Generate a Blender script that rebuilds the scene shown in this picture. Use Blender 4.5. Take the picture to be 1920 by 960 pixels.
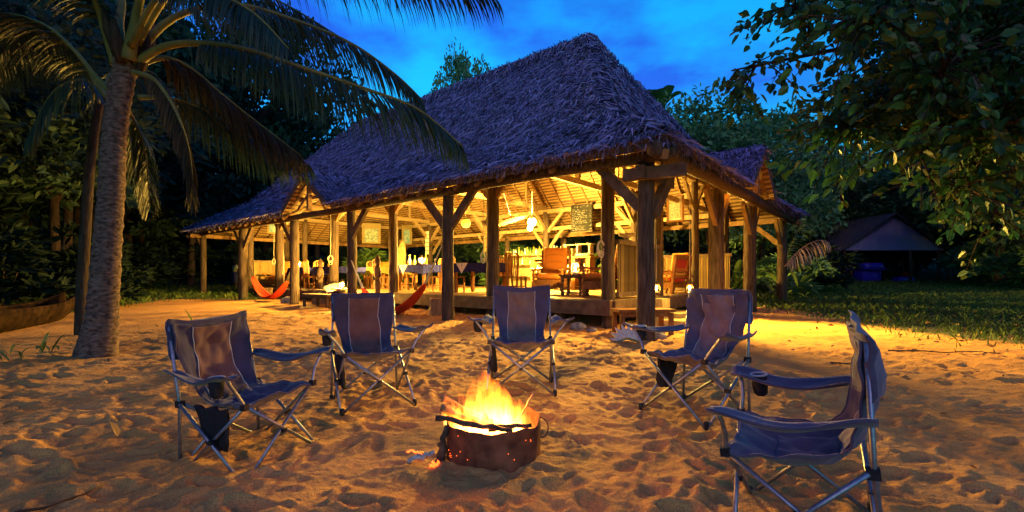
import bpy, math, random
import numpy as np
from mathutils import Vector, Matrix, Euler

for o in list(bpy.data.objects):
    bpy.data.objects.remove(o, do_unlink=True)
scene = bpy.context.scene
COL = scene.collection
PI = math.pi
R = math.radians

# ------------------------------------------------------------------ camera
cam_d = bpy.data.cameras.new('camera')
cam = bpy.data.objects.new('camera', cam_d)
COL.objects.link(cam)
cam.location = (0, 0, 1.03)
cam.rotation_euler = (R(90), 0, 0)
cam_d.sensor_width = 36.0
cam_d.lens = 16.5
cam_d.shift_y = 40 / 1920
cam_d.clip_start = 0.05
cam_d.clip_end = 2000
scene.camera = cam

# ------------------------------------------------------------------ sky, sun, exposure
world = bpy.data.worlds.new('World')
scene.world = world
world.use_nodes = True
wn, wl = world.node_tree.nodes, world.node_tree.links
wn.clear()
w_out = wn.new('ShaderNodeOutputWorld')
w_bg = wn.new('ShaderNodeBackground')
w_sky = wn.new('ShaderNodeTexSky')
w_sky.sky_type = 'NISHITA'
w_sky.sun_disc = False
w_sky.sun_elevation = R(2.0)
w_sky.sun_rotation = R(170)
w_sky.air_density = 1.2
w_sky.ozone_density = 4.0
w_tc = wn.new('ShaderNodeTexCoord')
w_map = wn.new('ShaderNodeMapping')
w_map.inputs['Scale'].default_value = (1.6, 1.6, 3.4)
w_no = wn.new('ShaderNodeTexNoise')
w_no.inputs['Scale'].default_value = 2.1
w_no.inputs['Detail'].default_value = 5
w_no.inputs['Roughness'].default_value = 0.55
w_rp = wn.new('ShaderNodeValToRGB')
w_rp.color_ramp.elements[0].position = 0.40
w_rp.color_ramp.elements[0].color = (0.90, 2.15, 5.7, 1)
w_rp.color_ramp.elements[1].position = 0.64
w_rp.color_ramp.elements[1].color = (0.60, 7.4, 7.8, 1)
w_mul = wn.new('ShaderNodeMixRGB')
w_mul.blend_type = 'MULTIPLY'
w_mul.inputs[0].default_value = 1.0
w_bg.inputs['Strength'].default_value = 0.15
wl.new(w_tc.outputs['Generated'], w_map.inputs['Vector'])
wl.new(w_map.outputs['Vector'], w_no.inputs['Vector'])
wl.new(w_no.outputs['Fac'], w_rp.inputs['Fac'])
wl.new(w_sky.outputs['Color'], w_mul.inputs[1])
wl.new(w_rp.outputs['Color'], w_mul.inputs[2])
wl.new(w_mul.outputs['Color'], w_bg.inputs['Color'])
wl.new(w_bg.outputs['Background'], w_out.inputs['Surface'])

sun_d = bpy.data.lights.new('sun', 'SUN')
sun_d.energy = 0.50
sun_d.angle = R(25)
sun_d.color = (1.0, 0.36, 0.36)
sun = bpy.data.objects.new('sun', sun_d)
COL.objects.link(sun)
sun.rotation_euler = (R(58), 0, R(-14))     # the last glow over the sea, behind the camera

scene.view_settings.view_transform = 'Standard'
scene.view_settings.look = 'None'
scene.view_settings.exposure = 0.0
scene.view_settings.gamma = 1.0
scene.view_settings.use_curve_mapping = False
scene.render.engine = 'CYCLES'
cy = scene.cycles
cy.use_denoising = True
try:
    cy.denoiser = 'OPENIMAGEDENOISE'
except Exception:
    pass
cy.max_bounces = 6
cy.diffuse_bounces = 3
cy.glossy_bounces = 2
cy.transmission_bounces = 2
cy.transparent_max_bounces = 6
cy.volume_bounces = 0
cy.caustics_reflective = False
cy.caustics_refractive = False
cy.sample_clamp_indirect = 6.0

# ------------------------------------------------------------------ helpers
def at(px, py, d):
    """World point at depth d seen at pixel (px, py) of the 1920 x 960 photograph."""
    return Vector(((px - 960) / 881.0 * d, d, 1.03 + (520 - py) / 881.0 * d))

def smooth(t):
    t = np.clip(t, 0, 1)
    return t * t * (3 - 2 * t)

def ground_base(x, y):
    x = np.asarray(x, float); y = np.asarray(y, float)
    z = -0.10 + 0.10 * smooth((y - 2.8) / 3.5) + 0.14 * smooth((y - 8) / 6)
    z = z + (0.20 + 0.29 * smooth((x - 2) / 9)) * smooth((y - 12) / 17)
    r = np.hypot(x, y - 5)
    z = z + 9.0 * smooth((r - 40) / 70)
    return z

def gz(x, y):
    return float(ground_base(x, y))

class MB:
    def __init__(s):
        s.v = []; s.f = []
    def box(s, c, size, rot=None, taper=1.0):
        hx, hy, hz = size[0] / 2, size[1] / 2, size[2] / 2
        M = rot.to_matrix() if isinstance(rot, Euler) else rot
        b = len(s.v)
        for dz in (-1, 1):
            k = taper if dz > 0 else 1.0
            for dx, dy in ((-1, -1), (1, -1), (1, 1), (-1, 1)):
                p = Vector((dx * hx * k, dy * hy * k, dz * hz))
                if M is not None: p = M @ p
                s.v.append(tuple(p + Vector(c)))
        s.f += [(b, b+3, b+2, b+1), (b+4, b+5, b+6, b+7), (b, b+1, b+5, b+4), (b+1, b+2, b+6, b+5), (b+2, b+3, b+7, b+6), (b+3, b, b+4, b+7)]
        return s
    def beam(s, p0, p1, w, h, up=(0, 0, 1)):
        p0, p1 = Vector(p0), Vector(p1)
        d = (p1 - p0).normalized()
        up = Vector(up)
        a = d.cross(up)
        if a.length < 1e-4: a = d.cross(Vector((1, 0, 0)))
        a.normalize(); n = a.cross(d)
        b = len(s.v)
        for p in (p0, p1):
            for x, z in ((-1, -1), (1, -1), (1, 1), (-1, 1)):
                s.v.append(tuple(p + a * x * w / 2 + n * z * h / 2))
        s.f += [(b, b+1, b+2, b+3), (b+7, b+6, b+5, b+4), (b, b+4, b+5, b+1), (b+1, b+5, b+6, b+2), (b+2, b+6, b+7, b+3), (b+3, b+7, b+4, b)]
        return s
    def tube(s, pts, r, n=8, cap=True, jit=0.0, rng=random):
        pts = [Vector(p) for p in pts]
        m = len(pts)
        rr = [r] * m if not hasattr(r, '__len__') else r
        b = len(s.v)
        prev = None
        for i, p in enumerate(pts):
            d = (pts[min(i+1, m-1)] - pts[max(i-1, 0)]).normalized()
            if prev is None:
                a = d.cross(Vector((0, 0, 1)))
                if a.length < 1e-3: a = Vector((1, 0, 0))
            else:
                a = prev - d * prev.dot(d)
            a.normalize(); prev = a
            c = d.cross(a)
            for k in range(n):
                t = 2 * PI * k / n
                q = rr[i] * (1 + (rng.uniform(-jit, jit) if jit else 0))
                s.v.append(tuple(p + a * math.cos(t) * q + c * math.sin(t) * q))
        for i in range(m - 1):
            for k in range(n):
                k2 = (k + 1) % n
                s.f.append((b + i*n + k, b + i*n + k2, b + (i+1)*n + k2, b + (i+1)*n + k))
        if cap:
            s.f.append(tuple(b + k for k in reversed(range(n))))
            s.f.append(tuple(b + (m-1)*n + k for k in range(n)))
        return s
    def lathe(s, c, prof, n=12):
        b = len(s.v); c = Vector(c); m = len(prof)
        for r, z in prof:
            for k in range(n):
                t = 2 * PI * k / n
                s.v.append((c.x + r * math.cos(t), c.y + r * math.sin(t), c.z + z))
        for i in range(m - 1):
            for k in range(n):
                k2 = (k + 1) % n
                s.f.append((b + i*n + k, b + i*n + k2, b + (i+1)*n + k2, b + (i+1)*n + k))
        s.f.append(tuple(b + k for k in reversed(range(n))))
        s.f.append(tuple(b + (m-1)*n + k for k in range(n)))
        return s
    def grid(s, P, thick=0.0, wrap=False):
        """P[i][j] points; with thickness the sheet is closed."""
        ni, nj = len(P), len(P[0])
        A = np.array([[tuple(p) for p in row] for row in P], float)
        b = len(s.v)
        if thick:
            gi = np.gradient(A, axis=0); gj = np.gradient(A, axis=1)
            N = np.cross(gi, gj); N /= np.maximum(np.linalg.norm(N, axis=2, keepdims=True), 1e-9)
            for L in (A + N * thick / 2, A - N * thick / 2):
                s.v += [tuple(p) for p in L.reshape(-1, 3)]
        else:
            s.v += [tuple(p) for p in A.reshape(-1, 3)]
        def idx(i, j, l=0): return b + l * ni * nj + i * nj + j
        for i in range(ni - 1):
            for j in range(nj - 1):
                s.f.append((idx(i, j), idx(i+1, j), idx(i+1, j+1), idx(i, j+1)))
                if thick: s.f.append((idx(i, j, 1), idx(i, j+1, 1), idx(i+1, j+1, 1), idx(i+1, j, 1)))
        if thick:
            for i in range(ni - 1):
                for j, fl in ((0, 1), (nj-1, 0)):
                    q = (idx(i, j), idx(i+1, j), idx(i+1, j, 1), idx(i, j, 1))
                    s.f.append(q[::-1] if fl else q)
            for j in range(nj - 1):
                for i, fl in ((0, 0), (ni-1, 1)):
                    q = (idx(i, j), idx(i, j+1), idx(i, j+1, 1), idx(i, j, 1))
                    s.f.append(q[::-1] if fl else q)
        return s
    def poly_slab(s, pts, thick):
        """Convex polygon with thickness straight down its own normal."""
        pts = [Vector(p) for p in pts]
        n = (pts[1] - pts[0]).cross(pts[2] - pts[0]).normalized()
        if n.z < 0: pts = pts[::-1]; n = -n
        b = len(s.v); m = len(pts)
        s.v += [tuple(p) for p in pts] + [tuple(p - n * thick) for p in pts]
        s.f.append(tuple(range(b, b + m)))
        s.f.append(tuple(range(b + 2*m - 1, b + m - 1, -1)))
        for i in range(m):
            j = (i + 1) % m
            s.f.append((b + i, b + m + i, b + m + j, b + j))
        return s
    def mesh(s, name, mat, smoothed=False):
        me = bpy.data.meshes.new(name)
        me.from_pydata(s.v, [], s.f)
        if smoothed:
            me.polygons.foreach_set('use_smooth', [True] * len(me.polygons))
        me.materials.append(M[mat] if isinstance(mat, str) else mat)
        me.update()
        return me
    def build(s, name, mat, parent=None, smoothed=False):
        return link(name, s.mesh(name, mat, smoothed), parent)

def link(name, me, parent=None):
    o = bpy.data.objects.new(name, me)
    COL.objects.link(o)
    if parent is not None: o.parent = parent
    return o

def np_mesh(name, V, F, mat, smoothed=False):
    """Fast mesh from vertex array and an array of equal-length faces."""
    V = np.asarray(V, np.float32).reshape(-1, 3); F = np.asarray(F, np.int32)
    k = F.shape[1]
    me = bpy.data.meshes.new(name)
    me.vertices.add(len(V)); me.vertices.foreach_set('co', V.ravel())
    me.loops.add(F.size); me.loops.foreach_set('vertex_index', F.ravel())
    me.polygons.add(len(F))
    me.polygons.foreach_set('loop_start', np.arange(0, F.size, k, dtype=np.int32))
    try: me.polygons.foreach_set('loop_total', np.full(len(F), k, np.int32))
    except Exception: pass
    me.polygons.foreach_set('use_smooth', np.full(len(F), smoothed))
    me.materials.append(M[mat] if isinstance(mat, str) else mat)
    me.update(calc_edges=True)
    me.validate()
    return me

def tag(o, label=None, cat=None, group=None, kind=None):
    if label: o['label'] = label
    if cat: o['category'] = cat
    if group: o['group'] = group
    if kind: o['kind'] = kind
    return o

def thing(name, label, cat, loc=(0, 0, 0), rz=0.0, group=None, scale=1.0):
    o = bpy.data.objects.new(name, None)
    COL.objects.link(o)
    o.empty_display_size = 0.1
    o.location = loc; o.rotation_euler = (0, 0, rz)
    if scale != 1.0: o.scale = (scale,) * 3
    return tag(o, label, cat, group)

def copy_tree(o, parent=None):
    c = o.copy(); COL.objects.link(c); c.parent = parent
    for ch in list(o.children): copy_tree(ch, c)
    return c

# ------------------------------------------------------------------ materials
M = {}
def nodes_of(name):
    m = bpy.data.materials.new(name); m.use_nodes = True
    nt = m.node_tree; b = nt.nodes['Principled BSDF']
    M[name] = m
    return m, nt, nt.nodes, nt.links, b

def mat(name, c1, c2=None, scale=8.0, rough=0.8, bump=0.0, stretch=None, metallic=0.0, coord='Object', detail=5, spec=0.12,
        island=0.0, trans=0.0, sheen=0.0, bscale=None):
    """Two-tone noise colour with bump; island > 0 varies the tone from piece to piece."""
    m, nt, N, L, b = nodes_of(name)
    b.inputs['Roughness'].default_value = rough
    b.inputs['Metallic'].default_value = metallic
    b.inputs['Specular IOR Level'].default_value = spec
    if sheen:
        b.inputs['Sheen Weight'].default_value = sheen
    c2 = c2 or c1
    tc = N.new('ShaderNodeTexCoord'); mp = N.new('ShaderNodeMapping')
    if stretch: mp.inputs['Scale'].default_value = stretch
    no = N.new('ShaderNodeTexNoise'); no.inputs['Scale'].default_value = scale; no.inputs['Detail'].default_value = detail
    rp = N.new('ShaderNodeValToRGB')
    rp.color_ramp.elements[0].position = 0.3; rp.color_ramp.elements[1].position = 0.7
    rp.color_ramp.elements[0].color = (*c1, 1); rp.color_ramp.elements[1].color = (*c2, 1)
    L.new(tc.outputs[coord], mp.inputs['Vector']); L.new(mp.outputs['Vector'], no.inputs['Vector'])
    if island:
        ge = N.new('ShaderNodeNewGeometry')
        ma = N.new('ShaderNodeMath'); ma.operation = 'MULTIPLY_ADD'
        ma.inputs[1].default_value = island
        mb = N.new('ShaderNodeMath'); mb.operation = 'MULTIPLY'; mb.inputs[1].default_value = 1 - island
        L.new(no.outputs['Fac'], mb.inputs[0])
        L.new(ge.outputs['Random Per Island'], ma.inputs[0]); L.new(mb.outputs[0], ma.inputs[2])
        L.new(ma.outputs[0], rp.inputs['Fac'])
        rp.color_ramp.elements[0].position = 0.1; rp.color_ramp.elements[1].position = 0.95
    else:
        L.new(no.outputs['Fac'], rp.inputs['Fac'])
    L.new(rp.outputs['Color'], b.inputs['Base Color'])
    if bump:
        bp = N.new('ShaderNodeBump'); bp.inputs['Strength'].default_value = bump; bp.inputs['Distance'].default_value = 0.02
        if bscale:
            n2 = N.new('ShaderNodeTexNoise'); n2.inputs['Scale'].default_value = bscale; n2.inputs['Detail'].default_value = 4
            L.new(mp.outputs['Vector'], n2.inputs['Vector']); L.new(n2.outputs['Fac'], bp.inputs['Height'])
        else:
            L.new(no.outputs['Fac'], bp.inputs['Height'])
        L.new(bp.outputs['Normal'], b.inputs['Normal'])
    if trans:
        tr = N.new('ShaderNodeBsdfTranslucent'); mx = N.new('ShaderNodeMixShader')
        mx.inputs[0].default_value = trans
        L.new(rp.outputs['Color'], tr.inputs['Color'])
        out = N['Material Output']
        L.new(b.outputs[0], mx.inputs[1]); L.new(tr.outputs[0], mx.inputs[2]); L.new(mx.outputs[0], out.inputs['Surface'])
    return m

def emit(name, col, strength):
    m, nt, N, L, b = nodes_of(name)
    b.inputs['Base Color'].default_value = (*col, 1)
    b.inputs['Emission Color'].default_value = (*col, 1)
    b.inputs['Emission Strength'].default_value = strength
    return m

def stripes(name, axis, stops, rough=0.9):
    """Woven stripes along one generated axis."""
    m, nt, N, L, b = nodes_of(name)
    tc = N.new('ShaderNodeTexCoord'); sp = N.new('ShaderNodeSeparateXYZ')
    rp = N.new('ShaderNodeValToRGB'); cr = rp.color_ramp; cr.interpolation = 'CONSTANT'
    cr.elements[0].position = stops[0][0]; cr.elements[0].color = (*stops[0][1], 1)
    cr.elements[1].position = stops[1][0]; cr.elements[1].color = (*stops[1][1], 1)
    for p, c in stops[2:]:
        e = cr.elements.new(p); e.color = (*c, 1)
    L.new(tc.outputs['Generated'], sp.inputs[0]); L.new(sp.outputs[axis], rp.inputs['Fac'])
    L.new(rp.outputs['Color'], b.inputs['Base Color'])
    wv = N.new('ShaderNodeTexNoise'); wv.inputs['Scale'].default_value = 60
    bp = N.new('ShaderNodeBump'); bp.inputs['Strength'].default_value = 0.4; bp.inputs['Distance'].default_value = 0.01
    L.new(tc.outputs['Object'], wv.inputs['Vector']); L.new(wv.outputs['Fac'], bp.inputs['Height']); L.new(bp.outputs['Normal'], b.inputs['Normal'])
    b.inputs['Roughness'].default_value = rough
    return m

mat('post_wood', (0.030, 0.020, 0.016), (0.105, 0.072, 0.052), 9, 0.9, 0.9, (3, 3, 0.35), spec=0.1)
mat('pale_wood', (0.17, 0.115, 0.06), (0.30, 0.22, 0.13), 6, 0.8, 0.4, (2, 2, 2))
mat('rafter_wood', (0.12, 0.065, 0.03), (0.22, 0.13, 0.06), 5, 0.8, 0.4)
mat('dark_wood', (0.07, 0.045, 0.03), (0.15, 0.10, 0.065), 6, 0.7, 0.5, spec=0.03)
mat('red_wood', (0.13, 0.055, 0.02), (0.24, 0.11, 0.04), 7, 0.55, 0.3, (4, 4, 1), spec=0.03)
mat('deck_wood', (0.20, 0.12, 0.055), (0.32, 0.21, 0.10), 5, 0.7, 0.3, (1, 6, 1), island=0.5)
mat('stump_wood', (0.16, 0.09, 0.05), (0.30, 0.18, 0.10), 8, 0.85, 0.8, (3, 3, 0.6), spec=0.03)
mat('bamboo', (0.13, 0.08, 0.03), (0.27, 0.18, 0.07), 6, 0.6, 0.3, island=0.8)
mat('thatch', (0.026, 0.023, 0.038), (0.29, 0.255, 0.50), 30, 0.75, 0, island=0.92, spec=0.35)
mat('thatch_base', (0.05, 0.042, 0.04), (0.12, 0.10, 0.09), 20, 0.95, 0.6)
mat('sand_stone', (0.16, 0.14, 0.11), (0.38, 0.33, 0.26), 12, 0.9, 0.8)
mat('coral', (0.34, 0.31, 0.27), (0.55, 0.52, 0.48), 18, 0.85, 0.8)
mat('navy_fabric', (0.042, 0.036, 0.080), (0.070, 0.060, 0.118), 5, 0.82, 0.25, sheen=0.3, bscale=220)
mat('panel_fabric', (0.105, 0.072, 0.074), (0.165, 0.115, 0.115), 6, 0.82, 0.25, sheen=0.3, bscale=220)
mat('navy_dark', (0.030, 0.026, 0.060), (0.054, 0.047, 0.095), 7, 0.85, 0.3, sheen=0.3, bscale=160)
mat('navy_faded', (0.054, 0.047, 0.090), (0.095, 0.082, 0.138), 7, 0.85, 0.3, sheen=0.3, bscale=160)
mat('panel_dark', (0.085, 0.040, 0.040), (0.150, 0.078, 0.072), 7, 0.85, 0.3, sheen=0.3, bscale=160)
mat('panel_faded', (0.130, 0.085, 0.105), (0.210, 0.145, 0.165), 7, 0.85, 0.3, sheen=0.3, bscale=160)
mat('bamboo_shaded', (0.020, 0.011, 0.005), (0.045, 0.026, 0.011), 6, 0.6, 0.3)  # bamboo copies darkened: shade on the unlit outer face is in the colour
mat('bamboo_shaded_mid', (0.055, 0.032, 0.013), (0.095, 0.058, 0.024), 6, 0.6, 0.3)
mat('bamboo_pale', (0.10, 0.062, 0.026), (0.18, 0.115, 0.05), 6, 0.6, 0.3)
mat('cushion_pale', (0.22, 0.18, 0.14), (0.32, 0.27, 0.22), 12, 0.9, 0.1)
mat('black_mesh', (0.010, 0.010, 0.014), (0.03, 0.03, 0.036), 200, 0.8, 0.3)
mat('piping', (0.34, 0.32, 0.35), (0.50, 0.47, 0.50), 30, 0.7)
mat('tube_metal', (0.16, 0.18, 0.23), (0.28, 0.30, 0.36), 40, 0.42, 0.05, metallic=0.75, spec=0.5)
mat('black_plastic', (0.012, 0.012, 0.014), (0.03, 0.03, 0.034), 20, 0.5)
mat('burnt_metal', (0.07, 0.024, 0.014), (0.30, 0.095, 0.045), 9, 0.75, 0.6)
mat('charred_wood', (0.02, 0.015, 0.012), (0.14, 0.09, 0.06), 14, 0.9, 0.8, (1, 1, 1))
mat('fire_wood', (0.22, 0.12, 0.05), (0.42, 0.26, 0.13), 14, 0.85, 0.7)
mat('ash', (0.25, 0.24, 0.24), (0.6, 0.58, 0.57), 30, 0.95, 0.6)
mat('red_cloth', (0.42, 0.030, 0.012), (0.62, 0.060, 0.02), 9, 0.85, 0.3, (1, 6, 6))
mat('orange_cloth', (0.62, 0.20, 0.02), (0.75, 0.30, 0.04), 9, 0.85, 0.3)
mat('rope', (0.42, 0.36, 0.26), (0.66, 0.58, 0.45), 60, 0.9, 0.6)
mat('dark_rope', (0.05, 0.04, 0.03), (0.1, 0.08, 0.06), 60, 0.9, 0.6)
mat('cloth_navy', (0.014, 0.016, 0.11), (0.026, 0.028, 0.17), 7, 0.9, 0.2, spec=0.03)
mat('cloth_olive', (0.07, 0.06, 0.015), (0.11, 0.09, 0.025), 7, 0.9, 0.2, spec=0.03)
mat('cloth_white', (0.62, 0.58, 0.66), (0.75, 0.72, 0.78), 12, 0.9, 0.1)
mat('white_paint', (0.70, 0.66, 0.58), (0.80, 0.77, 0.70), 9, 0.7, 0.2)
mat('cream_mat', (0.17, 0.13, 0.065), (0.24, 0.19, 0.10), 20, 0.85, 0.3, spec=0.03)
mat('slate', (0.010, 0.010, 0.010), (0.022, 0.022, 0.02), 6, 0.85, spec=0.03)
mat('chalk', (0.40, 0.39, 0.36), (0.5, 0.49, 0.46), 10, 0.95)
mat('print_blue', (0.02, 0.17, 0.30), (0.30, 0.36, 0.36), 5, 0.6)
mat('print_green', (0.05, 0.13, 0.18), (0.36, 0.36, 0.24), 8, 0.6)
mat('print_mixed', (0.06, 0.12, 0.10), (0.82, 0.70, 0.58), 34, 0.6, detail=8)
mat('bottle_green', (0.05, 0.12, 0.02), (0.10, 0.2, 0.03), 5, 0.12, spec=0.6)
mat('bottle_amber', (0.45, 0.28, 0.04), (0.6, 0.42, 0.08), 5, 0.15, spec=0.6)
mat('white_ware', (0.72, 0.70, 0.65), (0.8, 0.79, 0.75), 5, 0.35, spec=0.5)
mat('float_glass', (0.24, 0.36, 0.03), (0.5, 0.6, 0.08), 7, 0.15, spec=0.6)
mat('palm_bark', (0.032, 0.021, 0.018), (0.20, 0.130, 0.110), 6, 0.95, 0.9, (2.5, 2.5, 5), spec=0.1)
mat('bark', (0.025, 0.018, 0.014), (0.075, 0.052, 0.040), 7, 0.95, 0.9, (3, 3, 0.6), spec=0.05)
mat('frond_stalk', (0.11, 0.10, 0.03), (0.20, 0.17, 0.055), 5, 0.55, 0.1)
mat('palm_leaf', (0.007, 0.020, 0.012), (0.026, 0.052, 0.022), 6, 0.5, 0, island=0.7, trans=0.25, spec=0.4)
mat('palm_leaf_dry', (0.022, 0.018, 0.012), (0.065, 0.045, 0.022), 6, 0.7, 0, island=0.7, trans=0.2)
mat('dry_frond', (0.30, 0.20, 0.13), (0.50, 0.36, 0.26), 6, 0.8, 0, island=0.7)
mat('jungle_leaf', (0.012, 0.032, 0.020), (0.044, 0.085, 0.055), 2, 0.6, 0, island=0.75, trans=0.2, spec=0.15)
mat('green_leaf', (0.045, 0.120, 0.035), (0.16, 0.29, 0.09), 2, 0.5, 0, island=0.75, trans=0.2, spec=0.4)
mat('broad_leaf', (0.007, 0.038, 0.010), (0.046, 0.145, 0.032), 2, 0.45, 0, island=0.85, trans=0.3, spec=0.4)
mat('shrub_leaf', (0.045, 0.10, 0.020), (0.16, 0.22, 0.045), 3, 0.45, 0.1, island=0.6, trans=0.3, spec=0.4)
mat('grass_blade', (0.030, 0.075, 0.014), (0.11, 0.15, 0.035), 3, 0.6, 0, island=0.85, trans=0.2)
mat('litter', (0.16, 0.07, 0.025), (0.46, 0.28, 0.10), 3, 0.8, 0, island=0.9)
mat('shed_board', (0.19, 0.20, 0.40), (0.33, 0.34, 0.60), 4, 0.85, 0.3, (6, 6, 1), island=0.5)
mat('shed_roof', (0.05, 0.05, 0.055), (0.10, 0.10, 0.11), 4, 0.7, 0.3)
mat('blue_paint', (0.035, 0.022, 0.42), (0.05, 0.035, 0.55), 3, 0.35, spec=0.5)
mat('tyre', (0.012, 0.012, 0.012), (0.03, 0.03, 0.03), 12, 0.9)
mat('skin', (0.09, 0.045, 0.028), (0.12, 0.06, 0.04), 5, 0.6)
mat('shirt', (0.30, 0.32, 0.16), (0.42, 0.42, 0.22), 12, 0.9)
mat('dark_cloth', (0.03, 0.03, 0.06), (0.05, 0.05, 0.09), 7, 0.9)
mat('hair', (0.01, 0.008, 0.007), (0.02, 0.016, 0.014), 30, 0.7)
emit('bulb_glow', (1.0, 0.78, 0.36), 60)
emit('lantern_flame', (1.0, 0.66, 0.20), 90)
emit('ember', (1.0, 0.13, 0.015), 3.5)
mat('thicket_leaf_shaded', (0.0035, 0.010, 0.008), (0.014, 0.026, 0.018), 2, 0.7, 0, island=0.75, spec=0.06)  # jungle leaf copy darkened; the unlit thicket's shade sits in the colour
mat('canoe_wood', (0.006, 0.004, 0.003), (0.030, 0.016, 0.010), 7, 0.95, 0.6, spec=0.02)
mat('sofa_wood', (0.13, 0.055, 0.02), (0.24, 0.11, 0.04), 7, 0.6)

OR, YE, RD, BR, DK = (0.40, 0.13, 0.012), (0.52, 0.28, 0.02), (0.40, 0.03, 0.01), (0.18, 0.055, 0.012), (0.28, 0.09, 0.012)
_st = [(0.0, RD), (0.16, OR), (0.22, BR), (0.25, YE), (0.31, BR), (0.34, OR), (0.42, YE), (0.48, OR), (0.55, DK), (0.57, OR), (0.65, DK), (0.67, OR),
       (0.75, DK), (0.77, OR), (0.86, DK), (0.88, OR)]
stripes('stripe_z', 2, _st)
stripes('stripe_y', 1, _st)

# woven ceiling: rows of folded leaf over thin laths
def ceiling_mat():
    m, nt, N, L, b = nodes_of('ceiling_weave')
    tc = N.new('ShaderNodeTexCoord'); sp = N.new('ShaderNodeSeparateXYZ')
    L.new(tc.outputs['Object'], sp.inputs[0])
    mp = N.new('ShaderNodeMapping'); mp.inputs['Scale'].default_value = (1.4, 1.4, 14)
    L.new(tc.outputs['Object'], mp.inputs['Vector'])
    no = N.new('ShaderNodeTexNoise'); no.inputs['Scale'].default_value = 2.2; no.inputs['Detail'].default_value = 6; no.inputs['Roughness'].default_value = 0.7
    L.new(mp.outputs['Vector'], no.inputs['Vector'])
    ad = N.new('ShaderNodeMath'); ad.operation = 'MULTIPLY_ADD'; ad.inputs[1].default_value = 62.0
    ns = N.new('ShaderNodeMath'); ns.operation = 'MULTIPLY'; ns.inputs[1].default_value = 5.0
    L.new(no.outputs['Fac'], ns.inputs[0]); L.new(sp.outputs[2], ad.inputs[0]); L.new(ns.outputs[0], ad.inputs[2])
    si = N.new('ShaderNodeMath'); si.operation = 'SINE'; L.new(ad.outputs[0], si.inputs[0])
    mr = N.new('ShaderNodeMapRange'); mr.inputs[1].default_value = -1; mr.inputs[2].default_value = 1
    L.new(si.outputs[0], mr.inputs[0])
    mi = N.new('ShaderNodeMath'); mi.operation = 'MULTIPLY'; L.new(mr.outputs[0], mi.inputs[0]); L.new(no.outputs['Fac'], mi.inputs[1])
    rp = N.new('ShaderNodeValToRGB')
    rp.color_ramp.elements[0].position = 0.02; rp.color_ramp.elements[0].color = (0.055, 0.024, 0.007, 1)
    rp.color_ramp.elements[1].position = 0.42; rp.color_ramp.elements[1].color = (0.27, 0.165, 0.060, 1)
    L.new(mi.outputs[0], rp.inputs['Fac']); L.new(rp.outputs['Color'], b.inputs['Base Color'])
    bp = N.new('ShaderNodeBump'); bp.inputs['Strength'].default_value = 0.8; bp.inputs['Distance'].default_value = 0.03
    L.new(mi.outputs[0], bp.inputs['Height']); L.new(bp.outputs['Normal'], b.inputs['Normal'])
    b.inputs['Roughness'].default_value = 0.85
ceiling_mat()

def glass_mat():
    m, nt, N, L, b = nodes_of('lamp_glass')
    t = N.new('ShaderNodeBsdfTransparent'); g = N.new('ShaderNodeBsdfGlossy'); mx = N.new('ShaderNodeMixShader')
    g.inputs['Roughness'].default_value = 0.1
    mx.inputs[0].default_value = 0.12
    L.new(t.outputs[0], mx.inputs[1]); L.new(g.outputs[0], mx.inputs[2]); L.new(mx.outputs[0], N['Material Output'].inputs['Surface'])
glass_mat()

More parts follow.
